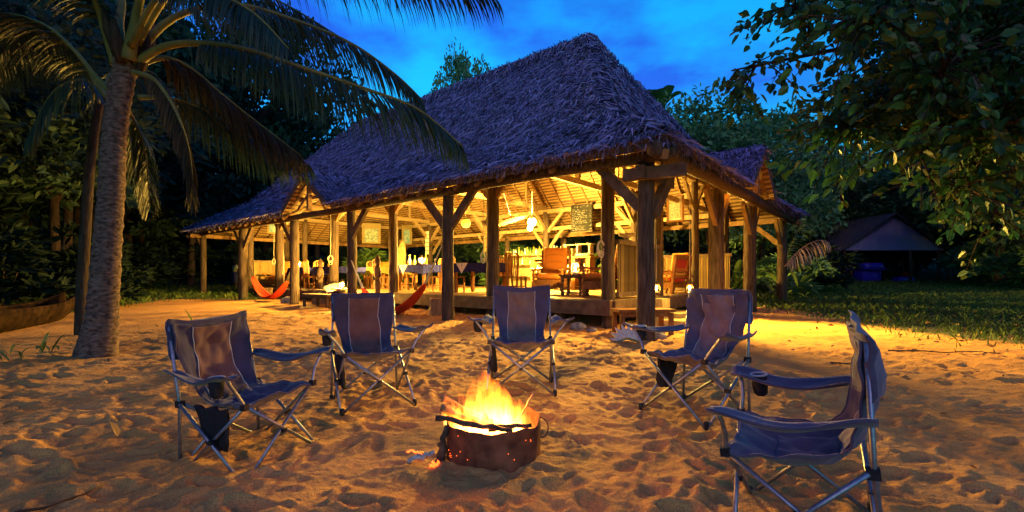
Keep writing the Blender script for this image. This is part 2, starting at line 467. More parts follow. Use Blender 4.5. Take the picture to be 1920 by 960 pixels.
def sand_mat():
    m, nt, N, L, b = nodes_of('sand')
    tc = N.new('ShaderNodeTexCoord')
    n1 = N.new('ShaderNodeTexNoise'); n1.inputs['Scale'].default_value = 1.3; n1.inputs['Detail'].default_value = 6
    n2 = N.new('ShaderNodeTexNoise'); n2.inputs['Scale'].default_value = 170; n2.inputs['Detail'].default_value = 3
    n3 = N.new('ShaderNodeTexNoise'); n3.inputs['Scale'].default_value = 22; n3.inputs['Detail'].default_value = 5
    n4 = N.new('ShaderNodeTexNoise'); n4.inputs['Scale'].default_value = 0.55; n4.inputs['Detail'].default_value = 7; n4.inputs['Roughness'].default_value = 0.65
    for n in (n1, n2, n3, n4): L.new(tc.outputs['Object'], n.inputs['Vector'])
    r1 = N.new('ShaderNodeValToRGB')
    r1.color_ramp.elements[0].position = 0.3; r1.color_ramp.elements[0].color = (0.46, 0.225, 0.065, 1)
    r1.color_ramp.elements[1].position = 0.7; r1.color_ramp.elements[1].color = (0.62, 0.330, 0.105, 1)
    L.new(n1.outputs['Fac'], r1.inputs['Fac'])
    r2 = N.new('ShaderNodeValToRGB')
    r2.color_ramp.elements[0].position = 0.32; r2.color_ramp.elements[0].color = (0.45, 0.42, 0.40, 1)
    r2.color_ramp.elements[1].position = 0.60; r2.color_ramp.elements[1].color = (1.05, 1.03, 1.0, 1)
    L.new(n2.outputs['Fac'], r2.inputs['Fac'])
    mu = N.new('ShaderNodeMixRGB'); mu.blend_type = 'MULTIPLY'; mu.inputs[0].default_value = 0.85
    L.new(r1.outputs['Color'], mu.inputs[1]); L.new(r2.outputs['Color'], mu.inputs[2])
    # soil under the grass: right-hand side and inland
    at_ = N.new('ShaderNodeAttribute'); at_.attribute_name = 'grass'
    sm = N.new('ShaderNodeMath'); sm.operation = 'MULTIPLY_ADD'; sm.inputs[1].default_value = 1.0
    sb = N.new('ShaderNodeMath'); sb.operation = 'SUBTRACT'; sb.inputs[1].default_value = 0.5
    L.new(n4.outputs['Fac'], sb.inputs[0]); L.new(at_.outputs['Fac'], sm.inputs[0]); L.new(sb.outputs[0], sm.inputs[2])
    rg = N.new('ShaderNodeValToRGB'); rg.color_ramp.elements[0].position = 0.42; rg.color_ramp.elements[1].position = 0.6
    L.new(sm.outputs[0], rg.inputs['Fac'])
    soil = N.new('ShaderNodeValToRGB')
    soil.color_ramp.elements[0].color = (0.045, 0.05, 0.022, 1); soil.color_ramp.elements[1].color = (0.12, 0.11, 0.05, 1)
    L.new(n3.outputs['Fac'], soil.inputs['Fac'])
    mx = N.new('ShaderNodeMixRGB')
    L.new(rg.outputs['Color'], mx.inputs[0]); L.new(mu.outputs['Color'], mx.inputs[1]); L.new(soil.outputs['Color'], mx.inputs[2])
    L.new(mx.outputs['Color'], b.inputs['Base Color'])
    b.inputs['Roughness'].default_value = 0.95; b.inputs['Specular IOR Level'].default_value = 0.1
    ad = N.new('ShaderNodeMath'); ad.operation = 'MULTIPLY_ADD'; ad.inputs[1].default_value = 0.12
    L.new(n2.outputs['Fac'], ad.inputs[0]); L.new(n3.outputs['Fac'], ad.inputs[2])
    bp = N.new('ShaderNodeBump'); bp.inputs['Strength'].default_value = 0.55; bp.inputs['Distance'].default_value = 0.03
    L.new(ad.outputs[0], bp.inputs['Height']); L.new(bp.outputs['Normal'], b.inputs['Normal'])
sand_mat()
# ------------------------------------------------------------------ the ground
def value_noise(nx, ny, cell, rng):
    """Smooth value noise on an nx x ny raster with the given cell size in raster steps."""
    gx, gy = int(nx / cell) + 4, int(ny / cell) + 4
    g = rng.random((gx, gy))
    x = np.arange(nx) / cell; y = np.arange(ny) / cell
    xi = x.astype(int); yi = y.astype(int)
    fx = smooth(x - xi)[:, None]; fy = smooth(y - yi)[None, :]
    a = g[np.ix_(xi, yi)]; b_ = g[np.ix_(xi + 1, yi)]; c = g[np.ix_(xi, yi + 1)]; d = g[np.ix_(xi + 1, yi + 1)]
    return (a * (1 - fx) + b_ * fx) * (1 - fy) + (c * (1 - fx) + d * fx) * fy - 0.5

X0, X1, Y0, Y1, ST = -13.0, 13.0, 0.6, 17.0, 0.02
NX, NY = int((X1 - X0) / ST), int((Y1 - Y0) / ST)
rs = np.random.default_rng(7)
relief = 0.07 * value_noise(NX, NY, 75, rs) + 0.035 * value_noise(NX, NY, 24, rs) + 0.022 * value_noise(NX, NY, 10, rs)
# trodden sand: thousands of old footprints, flat-floored with a pushed-up rim, the later ones cutting the earlier
def stamp(n, la_, lb_, dep_, rim, pw, bias=1.0):
    for k in range(n):
        cx, cy_ = rs.random() * NX, (rs.random() ** bias) * NY
        ang = rs.random() * PI
        la, lb = rs.uniform(*la_) / ST, rs.uniform(*lb_) / ST
        dep = rs.uniform(*dep_)
        w = int(la * 2.0) + 2
        ix0, ix1, iy0, iy1 = max(0, int(cx) - w), min(NX, int(cx) + w), max(0, int(cy_) - w), min(NY, int(cy_) + w)
        if ix1 - ix0 < 3 or iy1 - iy0 < 3: continue
        gx = np.arange(ix0, ix1)[:, None] - cx; gy = np.arange(iy0, iy1)[None, :] - cy_
        u = (gx * math.cos(ang) + gy * math.sin(ang)) / la; v = (-gx * math.sin(ang) + gy * math.cos(ang)) / lb
        v = v * (1 + 0.25 * np.tanh(u))
        q = u * u + v * v
        foot = np.exp(-np.minimum(q, 9) ** pw)
        edge = np.exp(-((np.sqrt(q) - 1.45) ** 2) * 9)
        relief[ix0:ix1, iy0:iy1] = relief[ix0:ix1, iy0:iy1] * (1 - 0.35 * foot) - dep * foot + dep * rim * edge * (1 + 0.7 * np.tanh(1.5 * u))
stamp(9500, (0.085, 0.14), (0.042, 0.066), (0.009, 0.027), 0.55, 1.8)
stamp(24000, (0.022, 0.055), (0.016, 0.032), (0.003, 0.013), 0.5, 1.4, 1.3)
relief = (relief - relief.mean()) * 0.90 + 0.008 * value_noise(NX, NY, 2.6, rs) + 0.009 * value_noise(NX, NY, 5.3, rs)

def ground_np(x, y):
    z = ground_base(x, y)
    fx = np.clip((x - X0) / ST, 0, NX - 2.001); fy = np.clip((y - Y0) / ST, 0, NY - 2.001)
    i, j = fx.astype(int), fy.astype(int); a, b_ = fx - i, fy - j
    rv = (relief[i, j] * (1 - a) + relief[i+1, j] * a) * (1 - b_) + (relief[i, j+1] * (1 - a) + relief[i+1, j+1] * a) * b_
    fade = smooth((13.0 - np.abs(x)) / 3.0) * smooth((17 - y) / 5.0) * smooth((y - 0.6) / 0.3)
    fade = fade * (0.35 + 0.65 * smooth((9.5 - np.abs(x - y * 0.1)) / 3))
    return z + rv * fade

def gpt(x, y):
    return float(ground_np(np.array([float(x)]), np.array([float(y)]))[0])

def axis(vals_fine, far):
    out = list(vals_fine)
    st = out[-1] - out[-2]
    while out[-1] < far:
        st *= 1.22; out.append(out[-1] + st)
    return out
def half_axis(flat, st, grow, end, far):
    o = [0.0]
    while o[-1] < end:
        o.append(o[-1] + st + grow * max(0, o[-1] - flat))
    return axis(o, far)
hx = half_axis(2.6, 0.022, 0.011, 12, 170)
xs = np.array([-v for v in hx[:0:-1]] + hx)
hy = half_axis(3.6, 0.020, 0.0065, 14, 240)
ys = np.array([-40, -20, -10, -5, -2.5, -1.2, -0.5] + [0.0 + 0.1 * k for k in range(7)] + [0.7 + v for v in hy[0:]])
ys = np.unique(ys)
GX, GY = np.meshgrid(xs, ys, indexing='ij')
GZ = ground_np(GX, GY)
V = np.stack([GX, GY, GZ], -1).reshape(-1, 3)
ni, nj = GX.shape
I, J = np.meshgrid(np.arange(ni - 1), np.arange(nj - 1), indexing='ij')
A = (I * nj + J).ravel()
F = np.stack([A, A + nj, A + nj + 1, A + 1], -1)
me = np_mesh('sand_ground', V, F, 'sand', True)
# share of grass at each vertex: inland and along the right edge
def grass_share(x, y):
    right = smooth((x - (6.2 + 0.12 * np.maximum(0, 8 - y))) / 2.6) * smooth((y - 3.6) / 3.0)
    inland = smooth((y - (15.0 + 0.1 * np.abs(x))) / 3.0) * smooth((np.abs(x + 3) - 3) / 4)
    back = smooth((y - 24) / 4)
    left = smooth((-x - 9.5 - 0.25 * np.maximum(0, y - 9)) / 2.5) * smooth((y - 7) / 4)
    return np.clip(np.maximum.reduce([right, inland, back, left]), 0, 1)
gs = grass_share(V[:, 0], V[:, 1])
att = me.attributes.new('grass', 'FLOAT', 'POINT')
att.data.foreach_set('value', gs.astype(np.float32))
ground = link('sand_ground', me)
tag(ground, 'trodden orange sand running up to the thatched hall', kind='structure')
# ------------------------------------------------------------------ the thatched hall
HC = Vector((2.16, 7.56, 0.0)); HA = R(-40)
def H(x, y, z=0.0):
    """Hall coordinates (x along the front, y into the hall) to world."""
    return Vector((HC.x + x * math.cos(HA) - y * math.sin(HA), HC.y + x * math.sin(HA) + y * math.cos(HA), z))

hall = thing('thatched_hall', 'large open-sided hall with steep palm-thatch roof on log posts, warmly lit inside', 'building', HC, HA)
rh = random.Random(11)

ZE, ZK, ZR = 3.14, 4.30, 8.40
E = dict(x0=-21.35, x1=0.5, y0=-0.45, y1=11.15)
K = dict(x0=-19.4, x1=-1.4, y0=1.4, y1=9.3)
RX0, RX1, RY = -17.0, -4.22, 5.35
FX, FW, FO = -10.45, 1.35, -0.55     # front gablet: centre, half width, front plane
SY, SW, SO = 5.35, 1.15, 0.62        # side gablet
GA = 4.14                      # gablet ridge height
GT = (GA + 0.03 - ZE) / (ZK - ZE)
fe = lambda x: (x, E['y0'], ZE)
fk = lambda x: (x, K['y0'], ZK)
se = lambda y: (E['x1'], y, ZE)
sk = lambda y: (K['x1'], y, ZK)
FA = (FX, E['y0'] + (K['y0'] - E['y0']) * GT, GA + 0.03)
SA = (E['x1'] + (K['x1'] - E['x1']) * GT, SY, GA + 0.03)
roof_polys = {
    'front': [[fe(E['x0']), fe(FX - FW), FA, fk(FX), fk(K['x0'])], [fe(FX + FW), fe(E['x1']), fk(K['x1']), fk(FX), FA],
              [fk(K['x0']), fk(K['x1']), (RX1, RY, ZR), (RX0, RY, ZR)]],
    'right': [[se(E['y0']), se(SY - SW), SA, sk(SY), sk(K['y0'])], [se(SY + SW), se(E['y1']), sk(K['y1']), sk(SY), SA],
              [sk(K['y0']), sk(K['y1']), (RX1, RY, ZR)]],
    'back': [[(E['x1'], E['y1'], ZE), (E['x0'], E['y1'], ZE), (K['x0'], K['y1'], ZK), (K['x1'], K['y1'], ZK)],
             [(K['x1'], K['y1'], ZK), (K['x0'], K['y1'], ZK), (RX0, RY, ZR), (RX1, RY, ZR)]],
    'left': [[(E['x0'], E['y1'], ZE), (E['x0'], E['y0'], ZE), (K['x0'], K['y0'], ZK), (K['x0'], K['y1'], ZK)],
             [(K['x0'], K['y1'], ZK), (K['x0'], K['y0'], ZK), (RX0, RY, ZR)]],
}
gab_polys = {
    'front': [[(FX, FO, GA), (FX, 1.2, GA), (FX - FW, -0.35, 3.20), (FX - FW - 0.05, FO, 3.13)],
              [(FX, 1.2, GA), (FX, FO, GA), (FX + FW + 0.05, FO, 3.13), (FX + FW, -0.35, 3.20)]],
    'right': [[(SO, SY, GA), (-1.15, SY, GA), (0.40, SY - SW, 3.20), (SO, SY - SW - 0.05, 3.13)],
              [(-1.15, SY, GA), (SO, SY, GA), (SO, SY + SW + 0.05, 3.13), (0.40, SY + SW, 3.20)]],
}

def poly_frame(pts):
    P = [Vector(p) for p in pts]
    n = (P[1] - P[0]).cross(P[2] - P[0]).normalized()
    if n.z < 0: n = -n
    d = Vector((n.x, n.y, 0)); d = d - n * d.dot(n)
    d.normalize()
    return P, n, d

def scatter(polys, density, rng):
    out_p, out_n, out_d = [], [], []
    for pts in polys:
        P, n, d = poly_frame(pts)
        for i in range(1, len(P) - 1):
            a, b_, c = P[0], P[i], P[i+1]
            ar = (b_ - a).cross(c - a).length / 2
            k = int(ar * density)
            if k < 1: continue
            u, v = rng.random((2, k)); fl = u + v > 1
            u[fl] = 1 - u[fl]; v[fl] = 1 - v[fl]
            q = np.array(a)[None] + u[:, None] * np.array(b_ - a)[None] + v[:, None] * np.array(c - a)[None]
            out_p.append(q); out_n.append(np.tile(np.array(n), (k, 1))); out_d.append(np.tile(np.array(d), (k, 1)))
    P_, D_ = np.concatenate(out_p), np.concatenate(out_d)
    # leaves are tied in courses down the slope
    z = P_[:, 2]; zc = np.round(z / 0.125) * 0.125 + rng.normal(0, 0.022, len(z))
    P_ = P_ + D_ * ((zc - z) / D_[:, 2])[:, None]
    return P_, np.concatenate(out_n), D_

def blades(P, Nn, D, rng, L=(0.2, 0.40), W=(0.013, 0.028), yaw=0.40, lift=(0.01, 0.05), tip=(-0.015, 0.05)):
    k = len(P)
    ph = rng.normal(0, yaw, k)[:, None]
    A = np.cross(Nn, D)
    d = D * np.cos(ph) + A * np.sin(ph)
    s = np.cross(Nn, d)
    roll = rng.normal(0, 0.5, k)[:, None]
    s = s * np.cos(roll) + Nn * np.sin(roll)
    ln = rng.uniform(*L, k)[:, None]; w = rng.uniform(*W, k)[:, None]
    h1 = rng.uniform(*lift, k)[:, None]; h2 = rng.uniform(*tip, k)[:, None]
    b0 = P - d * ln * 0.35
    b1 = P + d * ln * 0.2 + Nn * h1
    b2 = P + d * ln * 0.65 + Nn * h2
    V = np.stack([b0 - s*w*.35, b0 + s*w*.35, b1 - s*w*.5, b1 + s*w*.5, b2 - s*w*.12, b2 + s*w*.12], 1).reshape(-1, 3)
    o = (np.arange(k) * 6)[:, None]
    F = np.concatenate([o + np.array([[0, 1, 3, 2]]), o + np.array([[2, 3, 5, 4]])], 0)
    return V, F

def merge(parts):
    Vs, Fs, n = [], [], 0
    for V, F in parts:
        Vs.append(V); Fs.append(F + n); n += len(V)
    return np.concatenate(Vs), np.concatenate(Fs)

def line_pts(a, b_, k, rng, spread, n1, d1, n2, d2, drop=0.45):
    """Points scattered either side of a hip or ridge line, each leaning down its own slope."""
    a, b_ = np.array(a, float), np.array(b_, float)
    t = rng.random(k)[:, None]
    side = rng.random(k) < 0.5
    n = np.where(side[:, None], np.array(n1)[None], np.array(n2)[None]); d = np.where(side[:, None], np.array(d1)[None], np.array(d2)[None])
    ax = (b_ - a) / np.linalg.norm(b_ - a)
    out = d - (d * ax[None]).sum(1, keepdims=True) * ax[None]
    out /= np.linalg.norm(out, axis=1, keepdims=True)
    off = np.abs(rng.normal(0, spread, k))[:, None]
    return a[None] * (1 - t) + b_[None] * t + out * off + n * 0.05 * np.exp(-off / spread), n, (d * (1 - drop) + out * drop)

rt = np.random.default_rng(21)
frames = {k: [poly_frame(p) for p in v] for k, v in roof_polys.items()}
DENS = {'front': 640, 'right': 660, 'back': 50, 'left': 130}
for side, polys in roof_polys.items():
    m = MB()
    for p in polys: m.poly_slab(p, 0.16)
    slope = m.build('roof_slope', 'thatch_base', hall)
    parts = [blades(*scatter(polys, DENS[side], rt), rt)]
    # ragged courses: longer loose leaves
    parts.append(blades(*scatter(polys, DENS[side] * 0.04, rt), rt, L=(0.4, 0.65), W=(0.022, 0.04), yaw=0.6, lift=(0.03, 0.09), tip=(0.0, 0.09)))
    # fringe hanging over the eave
    for pts in polys:
        if abs(pts[0][2] - ZE) < 0.01:
            a, b_ = Vector(pts[0]), Vector(pts[1]); P_, n_, d_ = poly_frame(pts)
            k = int((b_ - a).length * 190)
            t = rt.random(k)[:, None]
            q = np.array(a)[None] * (1 - t) + np.array(b_)[None] * t - np.array(d_)[None] * rt.uniform(-0.05, 0.2, (k, 1)) - np.array(n_)[None] * rt.uniform(-0.02, 0.15, (k, 1))
            dn = np.array(d_) * 0.75 + np.array((0, 0, -0.66))
            parts.append(blades(q, np.tile(np.array(n_), (k, 1)), np.tile(dn / np.linalg.norm(dn), (k, 1)), rt, L=(0.10, 0.23), W=(0.018, 0.036), yaw=0.45, lift=(0, 0.04), tip=(-0.04, 0.03)))
    V, F = merge(parts)
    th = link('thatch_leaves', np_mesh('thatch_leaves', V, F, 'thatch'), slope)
    tag(th, kind='stuff')
# hip and ridge capping, a thick heap of long leaves
caps = []
def fr(side, i): return frames[side][i][1], frames[side][i][2]
fn_l, fn_u = fr('front', 1), fr('front', 2)
rn_l, rn_u = fr('right', 0), fr('right', 2)
bn_l, bn_u = fr('back', 0), fr('back', 1)
ln_l, ln_u = fr('left', 0), fr('left', 1)
def cap(a, b_, f1, f2, dens, spread, L):
    k = int((Vector(b_) - Vector(a)).length * dens)
    P_, n_, d_ = line_pts(a, b_, k, rt, spread, f1[0], f1[1], f2[0], f2[1])
    caps.append(blades(P_, n_, d_, rt, L=L, W=(0.022, 0.045), yaw=0.5, lift=(0.04, 0.15), tip=(0.0, 0.10)))
cap((E['x1'] - .25, E['y0'] + .25, ZE + .17), fk(K['x1']), fn_l, rn_l, 420, 0.26, (0.3, 0.5))
cap(fk(K['x1']), (RX1, RY, ZR), fn_u, rn_u, 460, 0.34, (0.35, 0.65))
cap((E['x1'], E['y1'], ZE), (K['x1'], K['y1'], ZK), bn_l, rn_l, 200, 0.3, (0.35, 0.65))
cap((K['x1'], K['y1'], ZK), (RX1, RY, ZR), bn_u, rn_u, 260, 0.3, (0.4, 0.7))
cap(fe(E['x0']), fk(K['x0']), fn_l, ln_l, 160, 0.25, (0.3, 0.6))
cap(fk(K['x0']), (RX0, RY, ZR), fn_u, ln_u, 160, 0.25, (0.4, 0.7))
cap((RX0, RY, ZR), (RX1, RY, ZR), fn_u, bn_u, 240, 0.28, (0.4, 0.7))
V, F = merge(caps)
ridge = MB()
ridge.tube([(RX0, RY, ZR - 0.02), (RX1 - 6, RY, ZR - 0.04), (RX1, RY, ZR)], 0.10, 8)
ridge_o = ridge.build('ridge_cap', 'thatch_base', hall, True)
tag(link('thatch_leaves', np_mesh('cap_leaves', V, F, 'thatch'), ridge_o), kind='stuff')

# gablets
for side, polys in gab_polys.items():
    m = MB()
    for p in polys: m.poly_slab(p, 0.13)
    g = m.build('gablet_roof', 'thatch_base', hall)
    parts = [blades(*scatter(polys, 480, rt), rt, L=(0.15, 0.32), lift=(0.01, 0.06), tip=(-.02, .05)), blades(*scatter(polys, 60, rt), rt, L=(0.3, 0.5), yaw=0.6, lift=(0.03, 0.08), tip=(0, 0.06))]
    f1, f2 = poly_frame(polys[0]), poly_frame(polys[1])
    P_, n_, d_ = line_pts(polys[0][0], polys[0][1], 700, rt, 0.12, f1[1], f1[2], f2[1], f2[2])
    parts.append(blades(P_, n_, d_, rt, L=(0.25, 0.45), W=(0.03, 0.05), yaw=0.5, lift=(0.02, 0.08), tip=(0.0, 0.06)))
    V, F = merge(parts)
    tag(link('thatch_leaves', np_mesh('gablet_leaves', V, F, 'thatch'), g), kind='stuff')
    lin = MB()
    for p in polys:
        P_, n_, d_ = poly_frame(p)
        lin.poly_slab([q - n_ * 0.14 for q in P_], 0.02)
    lin.build('gablet_lining', 'ceiling_weave', hall)
    # open timber frame in the gable
    def G(t, z, o=0.0):
        return (FX + t, FO + 0.22 + o, z) if side == 'front' else (SO - 0.2 - o, SY + t, z)
    w = FW if side == 'front' else SW
    for s in (-1, 1):
        MB().beam(G(s * (w - 0.05), 3.10), G(s * 0.06, GA - 0.26), 0.09, 0.12).build('gable_rafter', 'rafter_wood', hall)
        MB().beam(G(s * 0.85, 3.14, 0.1), G(s * 0.08, 3.62, 0.1), 0.08, 0.1).build('gable_strut', 'rafter_wood', hall)
    MB().beam(G(0, 3.05), G(0, GA - 0.2), 0.12, 0.12, (1, 0, 0) if side == 'front' else (0, 1, 0)).build('king_post', 'rafter_wood', hall)
    MB().beam(G(-w + 0.45, 3.42, 0.14), G(w - 0.45, 3.42, 0.14), 0.07, 0.1).build('gable_collar', 'rafter_wood', hall)

# ceiling lining under each slope (woven rows) and the rafters below it
for side, polys in roof_polys.items():
    m = MB()
    for p in polys:
        P_, n_, d_ = poly_frame(p)
        m.poly_slab([q - n_ * 0.17 for q in P_], 0.02)
    m.build('ceiling_lining', 'ceiling_weave', hall)

def roof_under(x, y, off):
    """Height of the underside of the roof at (x, y)."""
    ly = min((y - E['y0']) / (K['y0'] - E['y0']), (E['y1'] - y) / (E['y1'] - K['y1']), (x - E['x0']) / (K['x0'] - E['x0']), (E['x1'] - x) / (E['x1'] - K['x1']))
    if ly < 1: return ZE + (ZK - ZE) * ly - off
    uy = min((y - K['y0']) / (RY - K['y0']), (K['y1'] - y) / (K['y1'] - RY), (x - K['x0']) / (RX0 - K['x0']), (K['x1'] - x) / (K['x1'] - RX1))
    return ZK + (ZR - ZK) * uy - off
raf_lo = MB(); raf_lo.beam((0, 0, 0), (0, 1, 0), 0.06, 0.07)
def rafter(p, q):
    # one unit rafter mesh shared by all, stretched between two points
    o = link('rafter', RAF, hall)
    p, q = Vector(p), Vector(q)
    d = q - p
    o.location = p
    yv = d.normalized(); xv = yv.cross(Vector((0, 0, 1))).normalized(); zv = xv.cross(yv)
    o.rotation_euler = Matrix((xv, yv, zv)).transposed().to_euler()
    o.scale = (1, d.length, 1)
RAF = raf_lo.mesh('rafter', 'rafter_wood')
OFF = 0.30
x = E['x1'] - 0.9
while x > E['x0'] + 0.6:
    in_gap = abs(x - FX) < FW + 0.1
    for sgn in (0, 1):
        ye, yk = (E['y0'] + 0.1, K['y0']) if sgn == 0 else (E['y1'] - 0.1, K['y1'])
        if K['x0'] < x < K['x1']:
            if not (in_gap and sgn == 0): rafter((x, ye, roof_under(x, ye, OFF)), (x, yk, ZK - OFF))
            if RX0 < x < RX1:
                yt = RY
            elif x >= RX1:
                yt = K['y0'] + (RY - K['y0']) * (K['x1'] - x) / (K['x1'] - RX1)
            else:
                yt = K['y0'] + (RY - K['y0']) * (x - K['x0']) / (RX0 - K['x0'])
            if sgn: yt = 2 * RY - yt
            if abs(yt - yk) > 0.4: rafter((x, yk, ZK - OFF), (x, yt, roof_under(x, yt, OFF + 0.02)))
    x -= 0.62
y = E['y0'] + 0.9
while y < E['y1'] - 0.6:
    for sgn in (0, 1):
        xe, xk, xr = (E['x1'] - 0.1, K['x1'], RX1) if sgn == 0 else (E['x0'] + 0.1, K['x0'], RX0)
        if K['y0'] < y < K['y1']:
            if not (sgn == 0 and abs(y - SY) < SW + 0.05): rafter((xe, y, roof_under(xe, y, OFF)), (xk, y, ZK - OFF))
            k = min((y - K['y0']) / (RY - K['y0']), (K['y1'] - y) / (K['y1'] - RY))
            xt = xk + (xr - xk) * k
            if abs(xt - xk) > 0.4: rafter((xk, y, ZK - OFF), (xt, y, roof_under(xt, y, OFF + 0.02)))
    y += 0.62
for xk, yk, xe, ye, xr in ((K['x1'], K['y0'], E['x1'], E['y0'], RX1), (K['x1'], K['y1'], E['x1'], E['y1'], RX1), (K['x0'], K['y0'], E['x0'], E['y0'], RX0), (K['x0'], K['y1'], E['x0'], E['y1'], RX0)):
    MB().beam((xe, ye, ZE - 0.3), (xk, yk, ZK - 0.34), 0.1, 0.14).build('hip_rafter', 'rafter_wood', hall)
    MB().beam((xk, yk, ZK - 0.34), (xr, RY, ZR - 0.4), 0.1, 0.14).build('hip_rafter', 'rafter_wood', hall)

# posts: rough logs
def log_post(x, y, zt, r, name='post', bow=0.03, zb=-0.4, n=14, lean=(0, 0)):
    pts, rr = [], []
    k = 12
    bx, by = rh.uniform(-bow, bow), rh.uniform(-bow, bow)
    for i in range(k + 1):
        t = i / k
        s = math.sin(t * PI)
        pts.append((x + bx * s + rh.uniform(-.006, .006) + lean[0] * t, y + by * s + rh.uniform(-.006, .006) + lean[1] * t, zb + (zt - zb) * t))
        rr.append(r * (1.08 - 0.14 * t) * rh.uniform(0.965, 1.035))
    return MB().tube(pts, rr, n, jit=0.018, rng=rh).build(name, 'post_wood', hall, True)
OUT_X = [0.0, -4.68, -8.72, -12.1, -16.25, -20.8]
IN_X = [-1.42, -4.62, -8.7, -12.1, -16.4, -19.3]
OUT_Y = [3.68, 6.64]
IN_Y = [3.9, 6.4]
RB = [0.140, 0.130, 0.130, 0.140, 0.165, 0.125]
for x, r in zip(OUT_X, RB): log_post(x, 0, 2.98, r)
for x, r in zip(IN_X, [0.135, 0.16, 0.135, 0.15, 0.16, 0.13]): log_post(x, 1.4, 3.84, r)
for y, r in zip(OUT_Y, (0.165, 0.165)): log_post(0, y, 2.98, r)
log_post(0, 10.7, 2.98, 0.15)
for y, r in zip(IN_Y, (0.11, 0.10)): log_post(-1.42, y, 3.84, r, lean=(0.0, 0.05))
for x in OUT_X[1:]: log_post(x, 10.7, 2.98, 0.13)
for x in IN_X: log_post(x, 9.3, 3.84, 0.14)
for y in (3.7, 7.2): log_post(-20.8, y, 2.98, 0.13)
for y in (3.9, 6.6): log_post(-19.3, y, 3.84, 0.12)

# eave logs and plates
def wobble(p, q, k, a):
    p, q = Vector(p), Vector(q)
    return [p.lerp(q, i / k) + Vector((rh.uniform(-a, a), rh.uniform(-a, a), rh.uniform(-a, a))) for i in range(k + 1)]
MB().tube(wobble((0.55, -0.1, 2.95), (-22.5, -0.1, 2.95), 18, 0.015), 0.095, 10, jit=.03, rng=rh).build('eave_log', 'post_wood', hall, True)
MB().tube(wobble((0.34, -0.50, 2.95), (0.34, 5.6, 2.96), 9, 0.012), [0.13] * 10, 12, jit=.03, rng=rh).build('eave_log', 'post_wood', hall, True)
MB().tube(wobble((0.30, 5.3, 2.93), (0.30, 11.2, 2.92), 8, 0.015), [0.115] * 9, 12, jit=.03, rng=rh).build('eave_log', 'post_wood', hall, True)
MB().beam((0.2, 10.7, 2.93), (-22.2, 10.7, 2.93), 0.12, 0.16).build('eave_beam', 'rafter_wood', hall)
MB().beam((-20.8, -0.5, 2.86), (-20.8, 11.2, 2.86), 0.12, 0.16).build('eave_beam', 'rafter_wood', hall)
MB().beam((-1.36, 1.4, 3.86), (-19.44, 1.4, 3.86), 0.14, 0.18).build('wall_plate', 'pale_wood', hall)
MB().beam((-1.36, 9.3, 3.86), (-19.44, 9.3, 3.86), 0.14, 0.18).build('wall_plate', 'pale_wood', hall)
MB().beam((-1.42, 1.47, 3.84), (-1.42, 9.23, 3.84), 0.13, 0.17).build('wall_plate', 'pale_wood', hall)
MB().beam((-19.3, 1.47, 3.84), (-19.3, 9.23, 3.84), 0.13, 0.17).build('wall_plate', 'pale_wood', hall)
MB().beam((-1.55, 9.42, 3.12), (-19.2, 9.42, 3.12), 0.10, 0.15).build('back_rail', 'pale_wood', hall)
MB().beam((-1.55, 1.52, 3.12), (-1.55, 9.3, 3.12), 0.08, 0.13).build('side_rail', 'pale_wood', hall)
# tie beams, king posts and struts of each truss
for x in IN_X[1:5]:
    MB().beam((x, 1.45, 4.0), (x, 9.25, 4.0), 0.13, 0.17).build('tie_beam', 'pale_wood', hall)
    MB().beam((x, RY, 4.1), (x, RY, 7.9), 0.13, 0.13, (1, 0, 0)).build('king_post', 'pale_wood', hall)
    for s in (-1, 1):
        MB().beam((x, RY + s * 0.1, 4.3), (x, RY + s * 1.9, 6.0), 0.09, 0.11).build('truss_strut', 'pale_wood', hall)
        MB().beam((x, RY + s * 2.6, 4.1), (x, RY + s * 2.6, 5.2), 0.09, 0.09, (1, 0, 0)).build('truss_strut', 'pale_wood', hall)
        MB().beam((x, RY + s * 3.85, ZK - 0.22), (x, RY + s * 0.15, ZR - 0.62), 0.11, 0.15).build('principal_rafter', 'rafter_wood', hall)
# braces
def brace(p, q, w=0.10, h=0.15, m='rafter_wood', name='brace'):
    MB().beam(p, q, w, h).build(name, m, hall)
for i, x in enumerate(OUT_X):
    if i in (1, 2, 4): brace((x + 0.08, -0.02, 2.15), (x + 0.85, -0.02, 2.94), 0.09, 0.17, 'dark_wood')
    if i in (0, 1, 3, 4, 5): brace((x - 0.08, -0.02, 2.15), (x - 0.85, -0.02, 2.94), 0.09, 0.17, 'dark_wood')
MB().beam((0.02, -0.30, 2.68), (0.02, 0.95, 2.68), 0.16, 0.20).build('corner_bracket', 'dark_wood', hall)
MB().beam((-0.3, -0.17, 2.68), (0.7, -0.17, 2.64), 0.11, 0.19).build('corner_bracket', 'dark_wood', hall)
brace((0.08, 0.1, 2.05), (0.08, 0.85, 2.88), 0.12, 0.2, 'dark_wood')
for y in OUT_Y: brace((0.02, y - 0.08, 2.2), (0.02, y - 0.8, 2.92), 0.09, 0.18); brace((0.02, y + 0.08, 2.2), (0.02, y + 0.75, 2.92), 0.09, 0.16)
brace((0.0, 10.62, 2.15), (0.0, 9.8, 2.9)); brace((-0.08, 10.7, 2.15), (-0.9, 10.7, 2.88))
for x in IN_X[1:5]:
    for y, m_ in ((1.4, 'rafter_wood'), (9.3, 'pale_wood')):
        for s in (-1, 1): brace((x + s * 0.1, y, 3.0), (x + s * 0.85, y, 3.78), 0.09, 0.13, m_)
    brace((x, 9.2, 3.1), (x, 8.3, 3.95), 0.09, 0.13, 'pale_wood'); brace((x, 1.5, 3.1), (x, 2.4, 3.95), 0.09, 0.13, 'pale_wood')
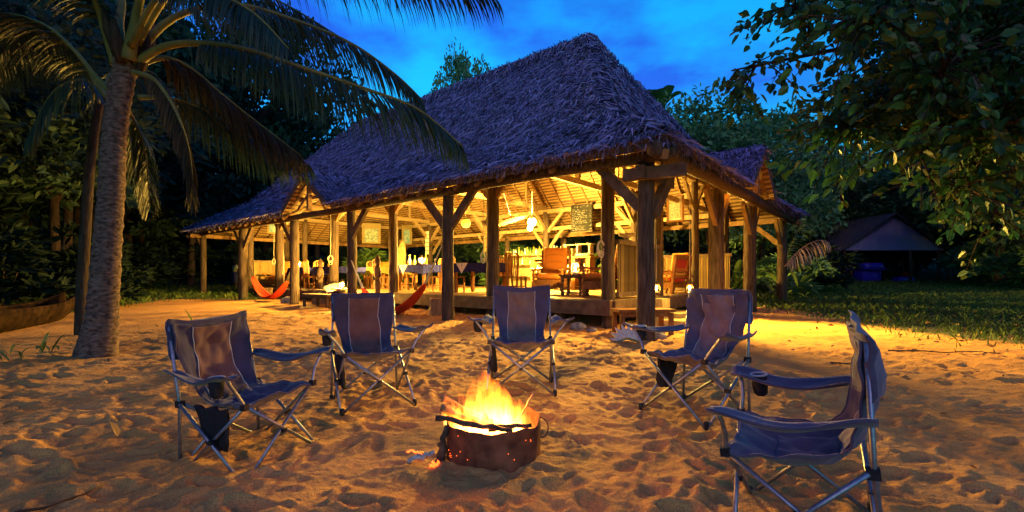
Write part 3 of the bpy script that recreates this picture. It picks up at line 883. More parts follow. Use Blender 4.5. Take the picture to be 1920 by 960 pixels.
for x in IN_X[1:5]:
    for s in (-1, 1): brace((x + s * 0.1, 9.43, 2.3), (x + s * 0.75, 9.43, 3.06), 0.08, 0.12, 'pale_wood')
for y in IN_Y:
    for s in (-1, 1): brace((-1.42, y + s * 0.1, 3.0), (-1.42, y + s * 0.8, 3.76), 0.08, 0.12, 'pale_wood')
brace((-1.42, 9.2, 2.2), (-1.42, 8.4, 3.06), 0.09, 0.14, 'pale_wood')

# platform
DZ = 0.58
pl = MB()
yb = 1.24
while yb < 9.6:
    pl.box((-10.4, yb + 0.09, DZ - 0.02 + rh.uniform(-.002, .002)), (18.2, 0.172, 0.04)); yb += 0.18
tag(pl.build('deck_planks', 'deck_wood', hall), kind='stuff')
MB().beam((-1.25, 1.17, DZ - 0.165), (-12.05, 1.17, DZ - 0.165), 0.11, 0.29).build('deck_edge_beam', 'dark_wood', hall)
MB().beam((-12.06, 1.17, DZ - 0.165), (-19.55, 1.17, DZ - 0.165), 0.10, 0.27).build('deck_edge_beam', 'dark_wood', hall)
MB().beam((-1.24, 1.24, DZ - 0.165), (-1.24, 9.6, DZ - 0.165), 0.10, 0.28).build('deck_edge_beam', 'dark_wood', hall)
for x in np.arange(-19.2, -1.2, 1.5):
    MB().box((x, 1.55, 0.12), (0.14, 0.14, 0.48)).build('deck_pier', 'dark_wood', hall)
MB().beam((-18, 5, 0.25), (-3, 5, 0.25), 4.0, 0.3).build('deck_underframe', 'dark_wood', hall)
# ------------------------------------------------------------------ folding camp chairs round the fire
def interp(keys, t):
    return float(np.interp(t, [k for k, _ in keys], [v for _, v in keys]))

def camp_chair(label, loc, facing, seed, lean=4.0, dip=0.03, roll=(0.0, 0.0), sag=0.055, pouch=True, hood=0.0, splay=0.075, scale=1.0, navy='navy_fabric', pan='panel_fabric', wrk=1.5, group='camp chairs round the fire'):
    rg = random.Random(seed); nrg = np.random.default_rng(seed)
    root = thing('camp_chair', label, 'chair', loc, math.atan2(facing[1], facing[0]) - PI / 2, group)
    root.rotation_euler = (roll[0], roll[1], root.rotation_euler[2]); root.scale = (scale,) * 3
    tl = math.tan(R(lean))
    ph = nrg.random(12) * 6.28
    def wr(s, t):
        return wrk * (0.006 * math.sin(3.1 * s + 5 * t + ph[0]) + 0.005 * math.sin(7 * s - 6 * t + ph[1]) + 0.0035 * math.sin(11 * s + 13 * t + ph[2])
                + 0.004 * math.sin(4 * s + 21 * t + ph[3]) * abs(s) + 0.0025 * math.sin(19 * s - 9 * t + ph[4]))
    HW = [(0, .268), (.3, .262), (.55, .243), (.8, .212), (1, .205), (1.25, .225), (1.6, .255), (2, .275)]
    CY = [(0, -.262), (.4, -.262), (.7, -.245), (.9, -.215), (1, -.19), (1.12, -.14), (2, .255)]
    CZ = [(0, .885), (.4, .685), (.7, .52), (.9, .415), (1, .375), (1.12, .362), (1.55, .385), (2, .425)]
    def fab(s, t):
        hw = interp(HW, t); y = interp(CY, t); z = interp(CZ, t)
        c = 1 - s * s
        if t <= 1:
            y -= 0.055 * c * math.sin(PI * min(1, t * 1.05)) ** 0.8 * (1 if t > 0.02 else 1)
            y += 0.035 * (abs(s) ** 3) * (t ** 2)
            z += 0.05 * (abs(s) ** 2.5) * t * t
            z -= dip * c * max(0, 1 - t * 2.2)
            y += wr(s, t)
        else:
            q = t - 1
            z -= sag * c * math.sin(PI * min(1, q * 0.93 + 0.05))
            z += 0.05 * (abs(s) ** 2.5) * (1 - q)
            y += 0.035 * (abs(s) ** 3) * (1 - q) - 0.03 * c * (q ** 3)
            z += wr(s, t) * 0.9
        y -= max(0, z - 0.40) * tl
        return Vector((hw * s, y, z))
    S = np.linspace(-1, 1, 27)
    bk = MB().grid([[fab(s, t) for s in S] for t in np.linspace(0.0, 1.02, 30)], 0.007).build('backrest', navy, root, True)
    st = MB().grid([[fab(s, t) for s in S] for t in np.linspace(1.0, 2.0, 26)], 0.007).build('seat', navy, root, True)
    # padded centre panel standing proud of the sling
    def panel(t0, t1, n, hs, off):
        Sg = np.linspace(-1, 1, 19)
        A = np.array([[tuple(fab(s * hs(t), t)) for s in Sg] for t in np.linspace(t0, t1, n)])
        gi = np.gradient(A, axis=0); gj = np.gradient(A, axis=1)
        N = np.cross(gj, gi); N /= np.linalg.norm(N, axis=2, keepdims=True)
        if N[0, 9, 1] < 0: N = -N
        tt = np.linspace(t0, t1, n)[:, None]; ss = Sg[None, :]
        puff = off + 0.010 * (1 - ss ** 6) * np.abs(np.sin((tt - t0) / 0.30 * PI)) ** 0.35
        puff = puff + 0.0025 * np.sin(ss * 9 + tt * 17 + ph[5]) + 0.0022 * np.sin(ss * 5 - tt * 31 + ph[6])
        return A + N * puff[..., None]
    hs = lambda t: interp([(0, .50), (.4, .50), (.62, .60), (.85, .66), (1.1, .62), (1.6, .5)], t)
    Pb = panel(0.035, 1.03, 40, hs, 0.006)
    MB().grid(Pb, 0.006).build('centre_panel', pan, bk, True)
    Ps = panel(1.04, 1.62, 18, hs, 0.006)
    MB().grid(Ps, 0.005).build('centre_panel', navy, st, True)
    for j in (0, 18):
        MB().tube([Vector(Pb[i, j]) + Vector((0, .004, .001)) for i in range(0, 40, 1)], 0.0028, 6).build('piping', 'piping', bk, True)
    MB().tube([fab(s, 2.0) + Vector((0, 0.002, -0.002)) for s in S], 0.007, 6).build('hem', navy, st, True)
    for sg in (-1, 1):
        MB().tube([fab(sg, t) for t in np.linspace(0.1, 1.0, 18)], 0.006, 6).build('hem', navy, bk, True)
        MB().tube([fab(sg, t) for t in np.linspace(1.0, 2.0, 18)], 0.006, 6).build('hem', navy, st, True)
    # sleeve that slips over the top of the uprights
    sl = MB(); n = 36; b0 = 0; rings = []
    for lv, (z, th) in enumerate([(.655, .020), (.68, .028), (.74, .031), (.80, .032), (.85, .031), (.885, .026), (.905, .016), (.912, .004)]):
        ring = []
        for k in range(n):
            a = 2 * PI * k / n
            c, s = math.cos(a), math.sin(a)
            xx = .283 * math.copysign(abs(c) ** .35, c) * (1 if z < .9 else .985)
            f = 1 - (xx / .283) ** 2
            tt = max(0.0, min(.45, (.885 - z) / .5)); thk = th * (0.42 + 0.58 * (1 - f) ** 2)
            yy = fab(max(-1, min(1, xx / .268)), tt).y + max(0, interp(CZ, tt) - .40) * tl - .005 - thk + thk * math.copysign(abs(s) ** .7, s) + 0.004 * math.sin(9 * xx / .28 + z * 30 + ph[7])
            zz = z - dip * f * (1 if z > .8 else .3) + 0.004 * math.sin(5 * xx / .28 + ph[8]) + hood * max(0, xx / .283) ** 3 * (z - .65) / .26
            yy -= max(0, zz - .40) * tl
            ring.append((xx, yy, zz))
        rings.append(ring)
    for ring in rings: sl.v += ring
    for i in range(len(rings) - 1):
        for k in range(n):
            k2 = (k + 1) % n
            sl.f.append((i*n + k, i*n + k2, (i+1)*n + k2, (i+1)*n + k))
    sl.f.append(tuple((len(rings)-1) * n + k for k in range(n)))
    sl.build('top_sleeve', navy, root, True)
    # frame
    T = 0.0105
    def tube(name, pts, r=T): return MB().tube(pts, r, 10).build(name, 'tube_metal', root, True)
    for sg in (-1, 1):
        tube('back_upright', [(sg * .292, -.262, -.03), (sg * .280, -.262 - 0.0, .40), (sg * .268, -.288 - .48 * tl, .88)])
        tube('front_cross_tube', [(-sg * .288, .262 + sg * .008, -.03), (sg * .268, .250 + sg * .008, .425)])
        tube('back_cross_tube', [(-sg * .285, -.262 + sg * .008, -.02), (sg * .268, -.262 + sg * .008, .39)])
        tube('side_cross_tube', [(sg * .300, .262, -.03), (sg * .292, -.245, .395)])
        tube('side_cross_tube', [(sg * .276, -.245, -.03), (sg * .268, .250, .425)])
        arm = [(sg * .272, .252, .41), (sg * (.276 + .08 * splay), .248, .45), (sg * (.290 + .40 * splay), .238, .51), (sg * (.312 + .8 * splay), .240, .575), (sg * (.328 + splay), .252, .617)]
        tube('arm_post', arm)
        for (x, y, z) in ((sg * .292, .262, -.02), (sg * .288, -.262, -.02)):
            MB().lathe((x, y, z), [(.014, -.02), (.018, 0), (.018, .03), (.012, .036)], 10).build('foot', 'black_plastic', root, True)
        MB().box((sg * .28, -.258, .392), (.034, .045, .040)).build('hub', 'black_plastic', root)
        MB().box((sg * .273, .252, .424), (.034, .036, .036)).build('hub', 'black_plastic', root)
        MB().box((sg * .289, .010, .192), (.040, .026, .026)).build('hub', 'black_plastic', root)
        # arm rest: a sagging padded strip
        ys = np.linspace(0, 1, 20)
        rows = []
        for r_ in ys:
            yc = -.290 + .575 * r_ - (1 - r_) * .2 * tl; zc = .598 + .034 * r_ - .042 * math.sin(PI * r_) ** 1.3 + .006 * math.sin(9 * r_ + ph[9])
            w = .030 + .032 * min(1, r_ * 1.8)
            if r_ > .9: w *= 1 - 2.2 * (r_ - .9)
            rows.append([(sg * (.296 + (.034 + splay) * r_) + w * q, yc, zc - .016 * (1 - q * q) + .010 * q * sg + .003 * math.sin(14 * r_ + 4 * q + ph[10])) for q in np.linspace(-1, 1, 9)])
        ar = MB().grid(rows, 0.013).build('armrest', navy, root, True)
        for q in (0, 8):
            MB().tube([rows[i][q] for i in range(20)], 0.006, 6).build('hem', navy, ar, True)
        if sg > 0:
            MB().lathe((.326 + splay * .78, .155, .606), [(.043, 0), (.047, .005), (.043, .010), (.036, .010), (.036, .001)], 18).build('cup_ring', 'piping', ar, True)
            MB().lathe((.326 + splay * .78, .155, .498), [(.020, 0), (.033, .012), (.039, .06), (.040, .110)], 14).build('cup_pouch', 'black_mesh', ar, True)
    MB().box((0, .258, .192), (.030, .034, .024)).build('hub', 'black_plastic', root)
    MB().box((0, -.262, .183), (.030, .034, .024)).build('hub', 'black_plastic', root)
    if pouch:
        rows = []
        for a_ in np.linspace(0, 1, 14):
            hw = (.125 - .035 * a_) * (1 if a_ < .85 else 1 - 1.6 * (a_ - .85))
            rows.append([(.262 - .03 * math.cos(PI * q / 2) * a_ + .010 * math.sin(7 * q + ph[11] + 5 * a_), -.03 + hw * q + .05 * a_, .385 - .235 * a_ - .03 * (1 - q * q) * a_ + .008 * math.sin(6 * q + ph[2])) for q in np.linspace(-1, 1, 11)])
        MB().grid(rows, 0.022).build('storage_pouch', 'black_mesh', root, True)
    return root

def place(x, y, dz=0.0):
    return (x, y, gz(x, y) + dz)
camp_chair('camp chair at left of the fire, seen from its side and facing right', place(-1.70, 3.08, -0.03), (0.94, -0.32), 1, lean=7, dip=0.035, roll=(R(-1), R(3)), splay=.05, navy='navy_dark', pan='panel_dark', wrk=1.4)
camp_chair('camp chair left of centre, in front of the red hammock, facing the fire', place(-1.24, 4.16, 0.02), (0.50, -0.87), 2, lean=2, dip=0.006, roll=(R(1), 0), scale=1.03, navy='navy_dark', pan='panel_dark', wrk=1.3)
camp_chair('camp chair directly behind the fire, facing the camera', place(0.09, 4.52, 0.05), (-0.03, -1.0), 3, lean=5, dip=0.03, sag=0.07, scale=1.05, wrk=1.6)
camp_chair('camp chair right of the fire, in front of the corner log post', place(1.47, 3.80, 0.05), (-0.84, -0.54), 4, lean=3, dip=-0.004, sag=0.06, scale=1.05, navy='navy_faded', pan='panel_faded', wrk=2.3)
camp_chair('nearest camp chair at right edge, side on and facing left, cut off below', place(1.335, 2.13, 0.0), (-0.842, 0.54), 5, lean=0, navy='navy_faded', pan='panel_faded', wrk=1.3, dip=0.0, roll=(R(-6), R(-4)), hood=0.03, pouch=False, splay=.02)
# ------------------------------------------------------------------ the fire pit
FXW, FYW = -0.12, 3.04
fz = gz(FXW, FYW)
pit = thing('fire_pit', 'round blackened steel fire ring half sunk in the sand', 'fire pit', (FXW, FYW, fz))
rf = random.Random(5)
n = 56; ring = MB()
for lv, (r, z) in enumerate([(.302, -.06), (.300, .05), (.300, .13), (.303, .20), (.306, None), (.298, None), (.292, .19), (.292, .0), (.29, -.05)]):
    for k in range(n):
        a = 2 * PI * k / n
        lip = .225 + 0.010 * math.sin(a * 3 + .6) + .006 * math.sin(7 * a + 2) + .004 * math.sin(13 * a) - .030 * math.exp(-((a - 4.55) / .35) ** 2)
        rr = r + .006 * math.sin(4 * a + lv) + .004 * math.sin(9 * a)
        ring.v.append((rr * math.cos(a), rr * math.sin(a), z if z is not None else lip))
for i in range(8):
    for k in range(n):
        k2 = (k + 1) % n
        ring.f.append((i*n + k, i*n + k2, (i+1)*n + k2, (i+1)*n + k))
ring.build('steel_ring', 'burnt_metal', pit, True)
MB().lathe((0, 0, -.05), [(.29, 0), (.28, .06), (.2, .08), (.02, .09)], 24).build('ash_bed', 'ash', pit, True)
MB().tube([(.302 + .05 * math.sin(t), -.04 + .03 * math.cos(t * 1.0) , .17 + .055 * math.cos(t)) for t in np.linspace(0, PI, 10)], .004, 6).build('wire_handle', 'burnt_metal', pit, True)

def stick(name, label, p, q, r, m_, jit=.12, k=8, bend=.015):
    p, q = Vector(p), Vector(q)
    pts = [p.lerp(q, i / k) + Vector((rf.uniform(-1, 1), rf.uniform(-1, 1), rf.uniform(-1, 1))) * bend * (0.3 if i in (0, k) else 1) for i in range(k + 1)]
    o = MB().tube(pts, [r * rf.uniform(.8, 1.1) * (1 - .25 * i / k) for i in range(k + 1)], 8, jit=jit, rng=rf).build(name, m_, None, True)
    return tag(o, label, 'firewood', 'wood in the fire')
B = Vector((FXW, FYW, fz))
stick('firewood_log', 'long split branch lying across the front rim of the fire ring', B + Vector((-.35, -.13, .255)), B + Vector((.12, -.26, .222)), .019, 'charred_wood', .2, bend=.008)
stick('firewood_log', 'charred branch lying over the right front rim of the fire', B + Vector((-.02, -.20, .215)), B + Vector((.24, -.17, .225)), .018, 'charred_wood', .2, bend=.006)
stick('firewood_log', 'pale split plank leaning over the left rim of the fire', B + Vector((-.34, .04, .275)), B + Vector((.02, -.05, .17)), .026, 'fire_wood', .25, bend=.008)
stick('firewood_log', 'upper branch sticking out of the fire at far left', B + Vector((-.36, .16, .315)), B + Vector((.0, .02, .18)), .016, 'fire_wood', .2, bend=.008)
stick('firewood_stick', 'thin bare stick propped against the right rim of the fire', B + Vector((.27, .17, .345)), B + Vector((.12, -.04, .14)), .008, 'fire_wood', .05, bend=.004)
stick('firewood_log', 'log burning in the middle of the fire', B + Vector((-.10, .10, .20)), B + Vector((.10, -.06, .17)), .026, 'charred_wood', .2)
stick('firewood_log', 'log half hidden at the back of the fire', B + Vector((-.18, .16, .17)), B + Vector((.2, .1, .15)), .03, 'charred_wood', .2)
stick('charred_log', 'charred upright stub leaning on the left outside of the fire ring', B + Vector((-.34, -.13, -.03)), B + Vector((-.285, -.12, .20)), .028, 'charred_wood', .25)
stick('ashy_stick', 'grey ash-covered stick on the sand left of the fire ring', B + Vector((-.50, -.23, .02)), B + Vector((-.35, -.20, .075)), .017, 'ash', .25)
stick('ember_stick', 'small glowing stick beside the ashy stick', B + Vector((-.52, -.16, .06)), B + Vector((-.42, -.15, .05)), .006, 'ember', .25)
stick('ember_stick', 'small glowing stub lying at the foot of the fire ring', B + Vector((-.36, -.27, .02)), B + Vector((-.32, -.22, .01)), .009, 'ember', .3)
em = MB()
for k in range(40):
    a = rf.uniform(0, 2 * PI); r = rf.uniform(0, .25)
    em.box((r * math.cos(a), r * math.sin(a), .06 + rf.uniform(0, .06)), (rf.uniform(.02, .05),) * 3, Euler((rf.random() * 3, rf.random() * 3, rf.random() * 3)))
tag(em.build('embers', 'ember', pit), kind='stuff')
sp = MB()
for k in range(14):
    a = rf.uniform(3.6, 5.6)
    sp.box((.305 * math.cos(a), .305 * math.sin(a), rf.uniform(.01, .18)), (.004, .003, .004))
tag(sp.build('sparks', 'ember', pit), kind='stuff')

# flames: closed tongues filled with glowing gas
def flame_mat():
    m, nt, N, L, b = nodes_of('flame_gas')
    N.remove(b)
    tc = N.new('ShaderNodeTexCoord')
    sp = N.new('ShaderNodeSeparateXYZ'); L.new(tc.outputs['Generated'], sp.inputs[0])
    mp = N.new('ShaderNodeMapping'); mp.inputs['Scale'].default_value = (20, 20, 5.0)
    L.new(tc.outputs['Object'], mp.inputs['Vector'])
    no = N.new('ShaderNodeTexNoise'); no.inputs['Scale'].default_value = 1.0; no.inputs['Detail'].default_value = 3; no.inputs['Distortion'].default_value = 1.2
    L.new(mp.outputs['Vector'], no.inputs['Vector'])
    rp = N.new('ShaderNodeValToRGB'); rp.color_ramp.elements[0].position = .42; rp.color_ramp.elements[1].position = .64
    L.new(no.outputs['Fac'], rp.inputs['Fac'])
    col = N.new('ShaderNodeValToRGB')
    col.color_ramp.elements[0].position = 0.0; col.color_ramp.elements[0].color = (1.0, .55, .12, 1)
    col.color_ramp.elements[1].position = 1.0; col.color_ramp.elements[1].color = (1.0, .13, .004, 1)
    e = col.color_ramp.elements.new(.45); e.color = (1.0, .28, .018, 1)
    L.new(sp.outputs[2], col.inputs['Fac'])
    fall = N.new('ShaderNodeMapRange'); fall.inputs[1].default_value = 0; fall.inputs[2].default_value = 1
    fall.inputs[3].default_value = 100; fall.inputs[4].default_value = 9
    L.new(sp.outputs[2], fall.inputs[0])
    mu = N.new('ShaderNodeMath'); mu.operation = 'MULTIPLY'
    L.new(rp.outputs['Color'], mu.inputs[0]); L.new(fall.outputs[0], mu.inputs[1])
    em_ = N.new('ShaderNodeEmission')
    L.new(col.outputs['Color'], em_.inputs['Color']); L.new(mu.outputs[0], em_.inputs['Strength'])
    L.new(em_.outputs[0], N['Material Output'].inputs['Volume'])
    m.volume_intersection_method = 'ACCURATE' if hasattr(m, 'volume_intersection_method') else None
try:
    flame_mat()
except TypeError:
    pass
fire = thing('fire', 'orange flames rising from the round fire ring', 'fire', (FXW, FYW, fz + 0.10))
for (x, y, h, r, sx, sy) in ((-.01, .02, .46, .125, -.06, .0), (-.09, .05, .38, .10, -.06, .02), (.10, -.02, .34, .095, -.05, 0), (-.17, .0, .29, .085, -.06, 0), (.18, .05, .25, .075, -.02, 0),
                          (-.03, -.10, .30, .085, .02, 0), (-.25, .04, .27, .075, -.10, .02), (.06, .12, .36, .075, -.02, .03), (.12, -.10, .24, .07, -.01, 0), (-.14, -.09, .22, .07, -.02, 0), (.22, -.03, .17, .05, .01, 0)):
    pts, rr = [], []
    p1, p2 = rf.uniform(0, 6), rf.uniform(0, 6)
    for i in range(13):
        t = i / 12
        pts.append((x + sx * t * t + .018 * t * math.sin(7 * t + p1), y + sy * t + .015 * t * math.sin(6 * t + p2), h * t))
        rr.append(max(.003, r * (math.sin(PI * min(1, .28 + .72 * t)) ** .9) * (1.1 - .35 * t)))
    MB().tube(pts, rr, 14, jit=.05, rng=rf).build('flame', 'flame_gas', fire, True)
ld = bpy.data.lights.new('fire_light', 'POINT'); ld.energy = 60; ld.color = (1.0, .36, .065); ld.shadow_soft_size = .12
lo = bpy.data.objects.new('fire_light', ld); COL.objects.link(lo); lo.location = (0, 0, .22); lo.parent = fire
# ------------------------------------------------------------------ lamps
def point_light(name, parent, loc, watt, col, size=0.05):
    d = bpy.data.lights.new(name, 'POINT'); d.energy = watt; d.color = col; d.shadow_soft_size = size
    o = bpy.data.objects.new(name, d); COL.objects.link(o); o.location = loc; o.parent = parent
    return o
WARM = (1.0, 0.56, 0.08)
def lantern(label, loc, watt, s=1.0, hook=None, white=False, hood=.042):
    t = thing('storm_lantern', label, 'lantern', loc, 0, 'lit storm lanterns', s)
    m_ = 'white_paint' if white else 'dark_wood'
    MB().lathe((0, 0, 0), [(.055, 0), (.065, .012), (.065, .045), (.03, .06), (.025, .075)], 12).build('base', m_, t, True)
    MB().lathe((0, 0, .075), [(.03, 0), (.05, .03), (.055, .06), (.04, .10), (.03, .115)], 12).build('globe', 'lamp_glass', t, True)
    MB().lathe((0, 0, .085), [(.004, 0), (.014, .015), (.010, .04), (.002, .06)], 8).build('flame', 'lantern_flame', t, True)
    MB().lathe((0, 0, .195), [(hood - .006, 0), (hood, .006), (.02, .03), (.018, .05), (.028, .06), (.004, .075)], 12).build('cap', m_, t, True)
    for sg in (-1, 1):
        MB().tube([(sg * .055, 0, .03), (sg * .072, 0, .08), (sg * .066, 0, .16), (sg * .035, 0, .21)], .005, 6).build('guard', m_, t, True)
    MB().tube([(-.05, 0, .2), (-.045, 0, .27), (0, 0, .31), (.045, 0, .27), (.05, 0, .2)], .003, 6).build('handle', m_, t, True)
    if hook: MB().tube([(0, 0, .31), (0.01, .01, .31 + hook * .5), (0, 0, .31 + hook)], .006, 6).build('hanging_cord', 'rope', t, True)
    point_light('lantern_light', t, (0, 0, .13), watt, WARM, .03)
    return t
# ------------------------------------------------------------------ furniture
def dining_table(label, x, y, rz, w=1.5, d=0.9, cloth='cloth_navy', napkins=True, h=0.86):
    t = thing('dining_table', label, 'table', H(x, y, DZ), HA + rz, 'set dining tables')
    for sx in (-1, 1):
        for sy in (-1, 1): MB().box((sx * (w/2 - .1), sy * (d/2 - .1), (h - .04) / 2), (.085, .085, h - .04)).build('leg', 'red_wood', t)
    MB().box((0, 0, h - .02), (w, d, .04)).build('tabletop', 'red_wood', t)
    rg = random.Random(int(abs(x * 100)))
    m = MB(); n = 40; dr = .24
    per = []
    for k in range(n):
        u = 4 * k / n; q = int(u); f = u - q
        c = [(-1, -1), (1, -1), (1, 1), (-1, 1), (-1, -1)]
        per.append((c[q][0] * (1 - f) + c[q+1][0] * f, c[q][1] * (1 - f) + c[q+1][1] * f))
    rows = []
    for lv, (gr, z) in enumerate([(0.97, h + .004), (1.008, h + .002), (1.02, h - .02), (1.03, h - .12), (1.04, h - dr)]):
        rr = []
        for k in range(n + 1):
            px, py = per[k % n]
            cor = (abs(px) * abs(py)) ** 3
            fl = 0.02 * math.sin(k * 2.3 + lv) * (lv / 4) + 0.05 * cor * max(0, lv - 1) / 3
            rr.append((px * (w/2) * gr + px * fl, py * (d/2) * gr + py * fl, z - (0.10 * cor if lv == 4 else 0)))
        rows.append(rr)
    m.grid(rows)
    b = len(m.v); m.v += [(-w/2, -d/2, h + .005), (w/2, -d/2, h + .005), (w/2, d/2, h + .005), (-w/2, d/2, h + .005)]; m.f.append((b, b+1, b+2, b+3))
    cl = m.build('tablecloth', cloth, t, False)
    if napkins:
        for k, px in enumerate((-w * .18, )):
            m = MB()
            m.v = [(px - .24, -d/2 * 1.04 - .01, h + .006), (px + .24, -d/2 * 1.04 - .01, h + .006), (px, -d/2 * 1.075, h - .30), (px - .24, -d/2 + .22, h + .009), (px + .24, -d/2 + .22, h + .009)]
            m.f = [(0, 2, 1), (3, 0, 1, 4)]
            m.build('napkin', 'cloth_white', cl)
        m = MB(); m.beam((px, -d/2 * 1.058 - .006, h - .06), (px, -d/2 * 1.066 - .006, h - .15), .006, .004); m.box((px, -d/2 * 1.055 - .008, h - .06), (.035, .006, .035), Euler((0, .7, 0)))
        m.build('napkin_print', 'dark_cloth', cl)
    return t
def dining_chair(label, x, y, rz, m_='red_wood', slats=4):
    t = thing('dining_chair', label, 'chair', H(x, y, DZ), HA + rz, 'wooden dining chairs')
    for sx in (-1, 1):
        MB().box((sx * .19, .19, .225), (.045, .045, .45)).build('leg', m_, t)
        MB().beam((sx * .19, -.19, 0), (sx * .19, -.25, 1.0), .045, .045, (0, 1, 0)).build('back_post', m_, t)
    MB().box((0, 0, .465), (.45, .45, .035)).build('seat', m_, t)
    m = MB()
    pts = [(.19 * math.cos(a) * 1.08, -.255, 1.0 + .12 * math.sin(a)) for a in np.linspace(0, PI, 9)]
    for a, b_ in zip(pts, pts[1:]): m.beam(a, b_, .03, .06, (0, 1, 0))
    m.build('crest_rail', m_, t)
    for k in range(slats): MB().beam((-.12 + .24 * k / (slats - 1), -.205, .49), (-.12 + .24 * k / (slats - 1), -.25, 1.06), .03, .014, (0, 1, 0)).build('slat', m_, t)
    MB().beam((-.19, .19, .16), (.19, .19, .16), .03, .03).build('stretcher', m_, t)
    for sx in (-1, 1): MB().beam((sx * .19, .19, .2), (sx * .19, -.2, .2), .03, .03).build('stretcher', m_, t)
    return t
def cushion(name, c, size, m_, parent, rot=None, puff=0.25):
    """A soft padded block."""
    hx, hy, hz = size[0] / 2, size[1] / 2, size[2] / 2
    m = MB(); n = 10
    for sgn in (1, -1):
        rows = []
        for i in range(n + 1):
            u = -1 + 2 * i / n; row = []
            for j in range(n + 1):
                v = -1 + 2 * j / n
                e = max(0, (1 - u ** 6)) * max(0, (1 - v ** 6))
                p = Vector((hx * u, hy * v * sgn, sgn * hz * (0.25 + 0.75 * e ** .5)))
                if rot: p = rot.to_matrix() @ p
                row.append(p + Vector(c))
            rows.append(row)
        m.grid(rows)
    n0 = len(m.v) // 2
    e = [k for k in range(n + 1)] + [k * (n + 1) + n for k in range(1, n + 1)] + [n * (n + 1) + k for k in range(n - 1, -1, -1)] + [k * (n + 1) for k in range(n - 1, 0, -1)]
    def mirror(k): i, j = divmod(k, n + 1); return n0 + i * (n + 1) + (n - j)
    for a, b_ in zip(e, e[1:] + e[:1]): m.f.append((a, b_, mirror(b_), mirror(a)))
    return m.build(name, m_, parent, True)
def armchair(label, x, y, rz, seats=1, s=1.0, cat='armchair', group='striped lounge chairs'):
    t = thing('lounge_armchair' if seats == 1 else 'lounge_sofa', label, cat, H(x, y, DZ), HA + rz, group, s)
    w = .62 * seats
    for sx in (-1, 1):
        X = sx * (w/2 + .05)
        m = MB(); m.lathe((X, .36, 0), [(.028, 0), (.04, .03), (.03, .07), (.045, .09)], 10); m.box((X, .36, .20), (.075, .075, .22)); m.lathe((X, .36, .31), [(.025, 0), (.042, .05), (.028, .10), (.042, .15), (.025, .22), (.04, .27)], 10)
        m.build('front_leg', 'red_wood', t)
        MB().beam((X, -.34, 0), (X, -.50, 1.12), .06, .08, (0, 1, 0)).build('back_post', 'red_wood', t)
        m = MB()
        pts = [(X, -.40, .66), (X, -.1, .62), (X, .2, .60), (X, .40, .63), (X, .50, .60)]
        for a, b_ in zip(pts, pts[1:]): m.beam(a, b_, .09, .045)
        m.build('armrest', 'red_wood', t)
        MB().lathe((X, -.02, .34), [(.02, 0), (.035, .06), (.02, .12), (.03, .2), (.018, .27)], 8).build('spindle', 'red_wood', t)
        m = MB(); m.box((X, 0, .26), (.045, .72, .16)); m.build('side_rail', 'red_wood', t)
    m = MB(); m.box((0, .36, .26), (w + .04, .045, .20)); m.box((0, .387, .26), (w - .1, .01, .12)); m.build('front_apron', 'red_wood', t)
    MB().beam((-w/2 - .02, -.49, 1.08), (w/2 + .02, -.49, 1.08), .04, .12).build('crest_rail', 'red_wood', t)
    cushion('seat_cushion', (0, .03, .43), (w, .74, .17), 'stripe_y', t)
    cushion('back_cushion', (0, -.345, .82), (w, .72, .17), 'stripe_y', t, Euler((R(98), 0, 0)))
    return t

# tables along the front edge of the deck
dining_table('table under navy cloth and white napkin, right of the bent log post', -6.35, 2.75, R(0))
dining_table('table under navy cloth and white napkin, between two thick front log posts', -9.3, 2.9, R(0))
dining_table('navy clothed table with lantern, behind the carved totem nearest the sofa', -14.1, 2.5, R(0), 1.4, .9, napkins=False)
dining_table('navy clothed table with lantern beside the striped sofa', -16.5, 2.6, R(0), 1.4, .9, napkins=False)
dining_table('table under olive cloth in the middle of the hall', -12.6, 4.0, R(0), 1.5, .9, 'cloth_olive', False)
dining_table('table under navy cloth just left of the olive clothed table', -14.4, 4.2, R(0), 1.3, .9, napkins=False)
lantern('lit lantern on the table beside the striped sofa', H(-16.6, 2.3, DZ + .87), 2600, 1.1, hood=.09)
lantern('lit lantern on the navy table behind the left totem', H(-13.6, 2.3, DZ + .87), 4500, 1.1, hood=.09)
lantern('lit lantern among the bottles on the front navy table', H(-9.1, 2.8, DZ + .87), 4500, 1.1, hood=.09)
for (lb, x, y, r_) in (('dining chair with pale arched back at the table with lantern near the sofa', -15.3, 2.35, 90), ('dining chair left of the totem, back to the front', -14.6, 1.85, 0),
                   ('dining chair facing the olive table, seen between two front posts', -11.9, 3.2, 0), ('dining chair at left end of the front napkin table', -10.35, 2.9, -90),
                   ('dining chair at right end of the left napkin table', -8.2, 2.9, 90), ('dining chair behind the left napkin table', -9.4, 3.75, 180),
                   ('dining chair with arched back behind the right napkin table', -6.5, 3.6, 180), ('dining chair at right end of the right napkin table', -5.35, 2.8, 90),
                   ('dining chair at left end of the right napkin table', -7.4, 2.75, -90), ('tall dining chair beside the striped armchair', -4.95, 2.75, -70),
                   ('dining chair behind the olive clothed table', -12.7, 4.9, 180), ('dining chair at the left end of the olive table', -13.55, 4.0, -90),
                   ('dining chair behind the table beside the sofa', -16.5, 3.45, 180)):
    dining_chair(lb, x, y, R(r_))
armchair('wooden armchair with orange striped cushions, facing right beside the small turned-leg table', -4.15, 3.25, R(-160), s=1.08)
armchair('wooden armchair with orange striped cushions, partly hidden behind the coiled-rope post', -2.15, 2.45, R(115), s=1.08)
armchair('striped armchair far right, behind the corner post', -2.1, 6.5, R(160), s=1.0)
armchair('second striped armchair far right, turned to its neighbour', -1.75, 5.4, R(75), s=.9)
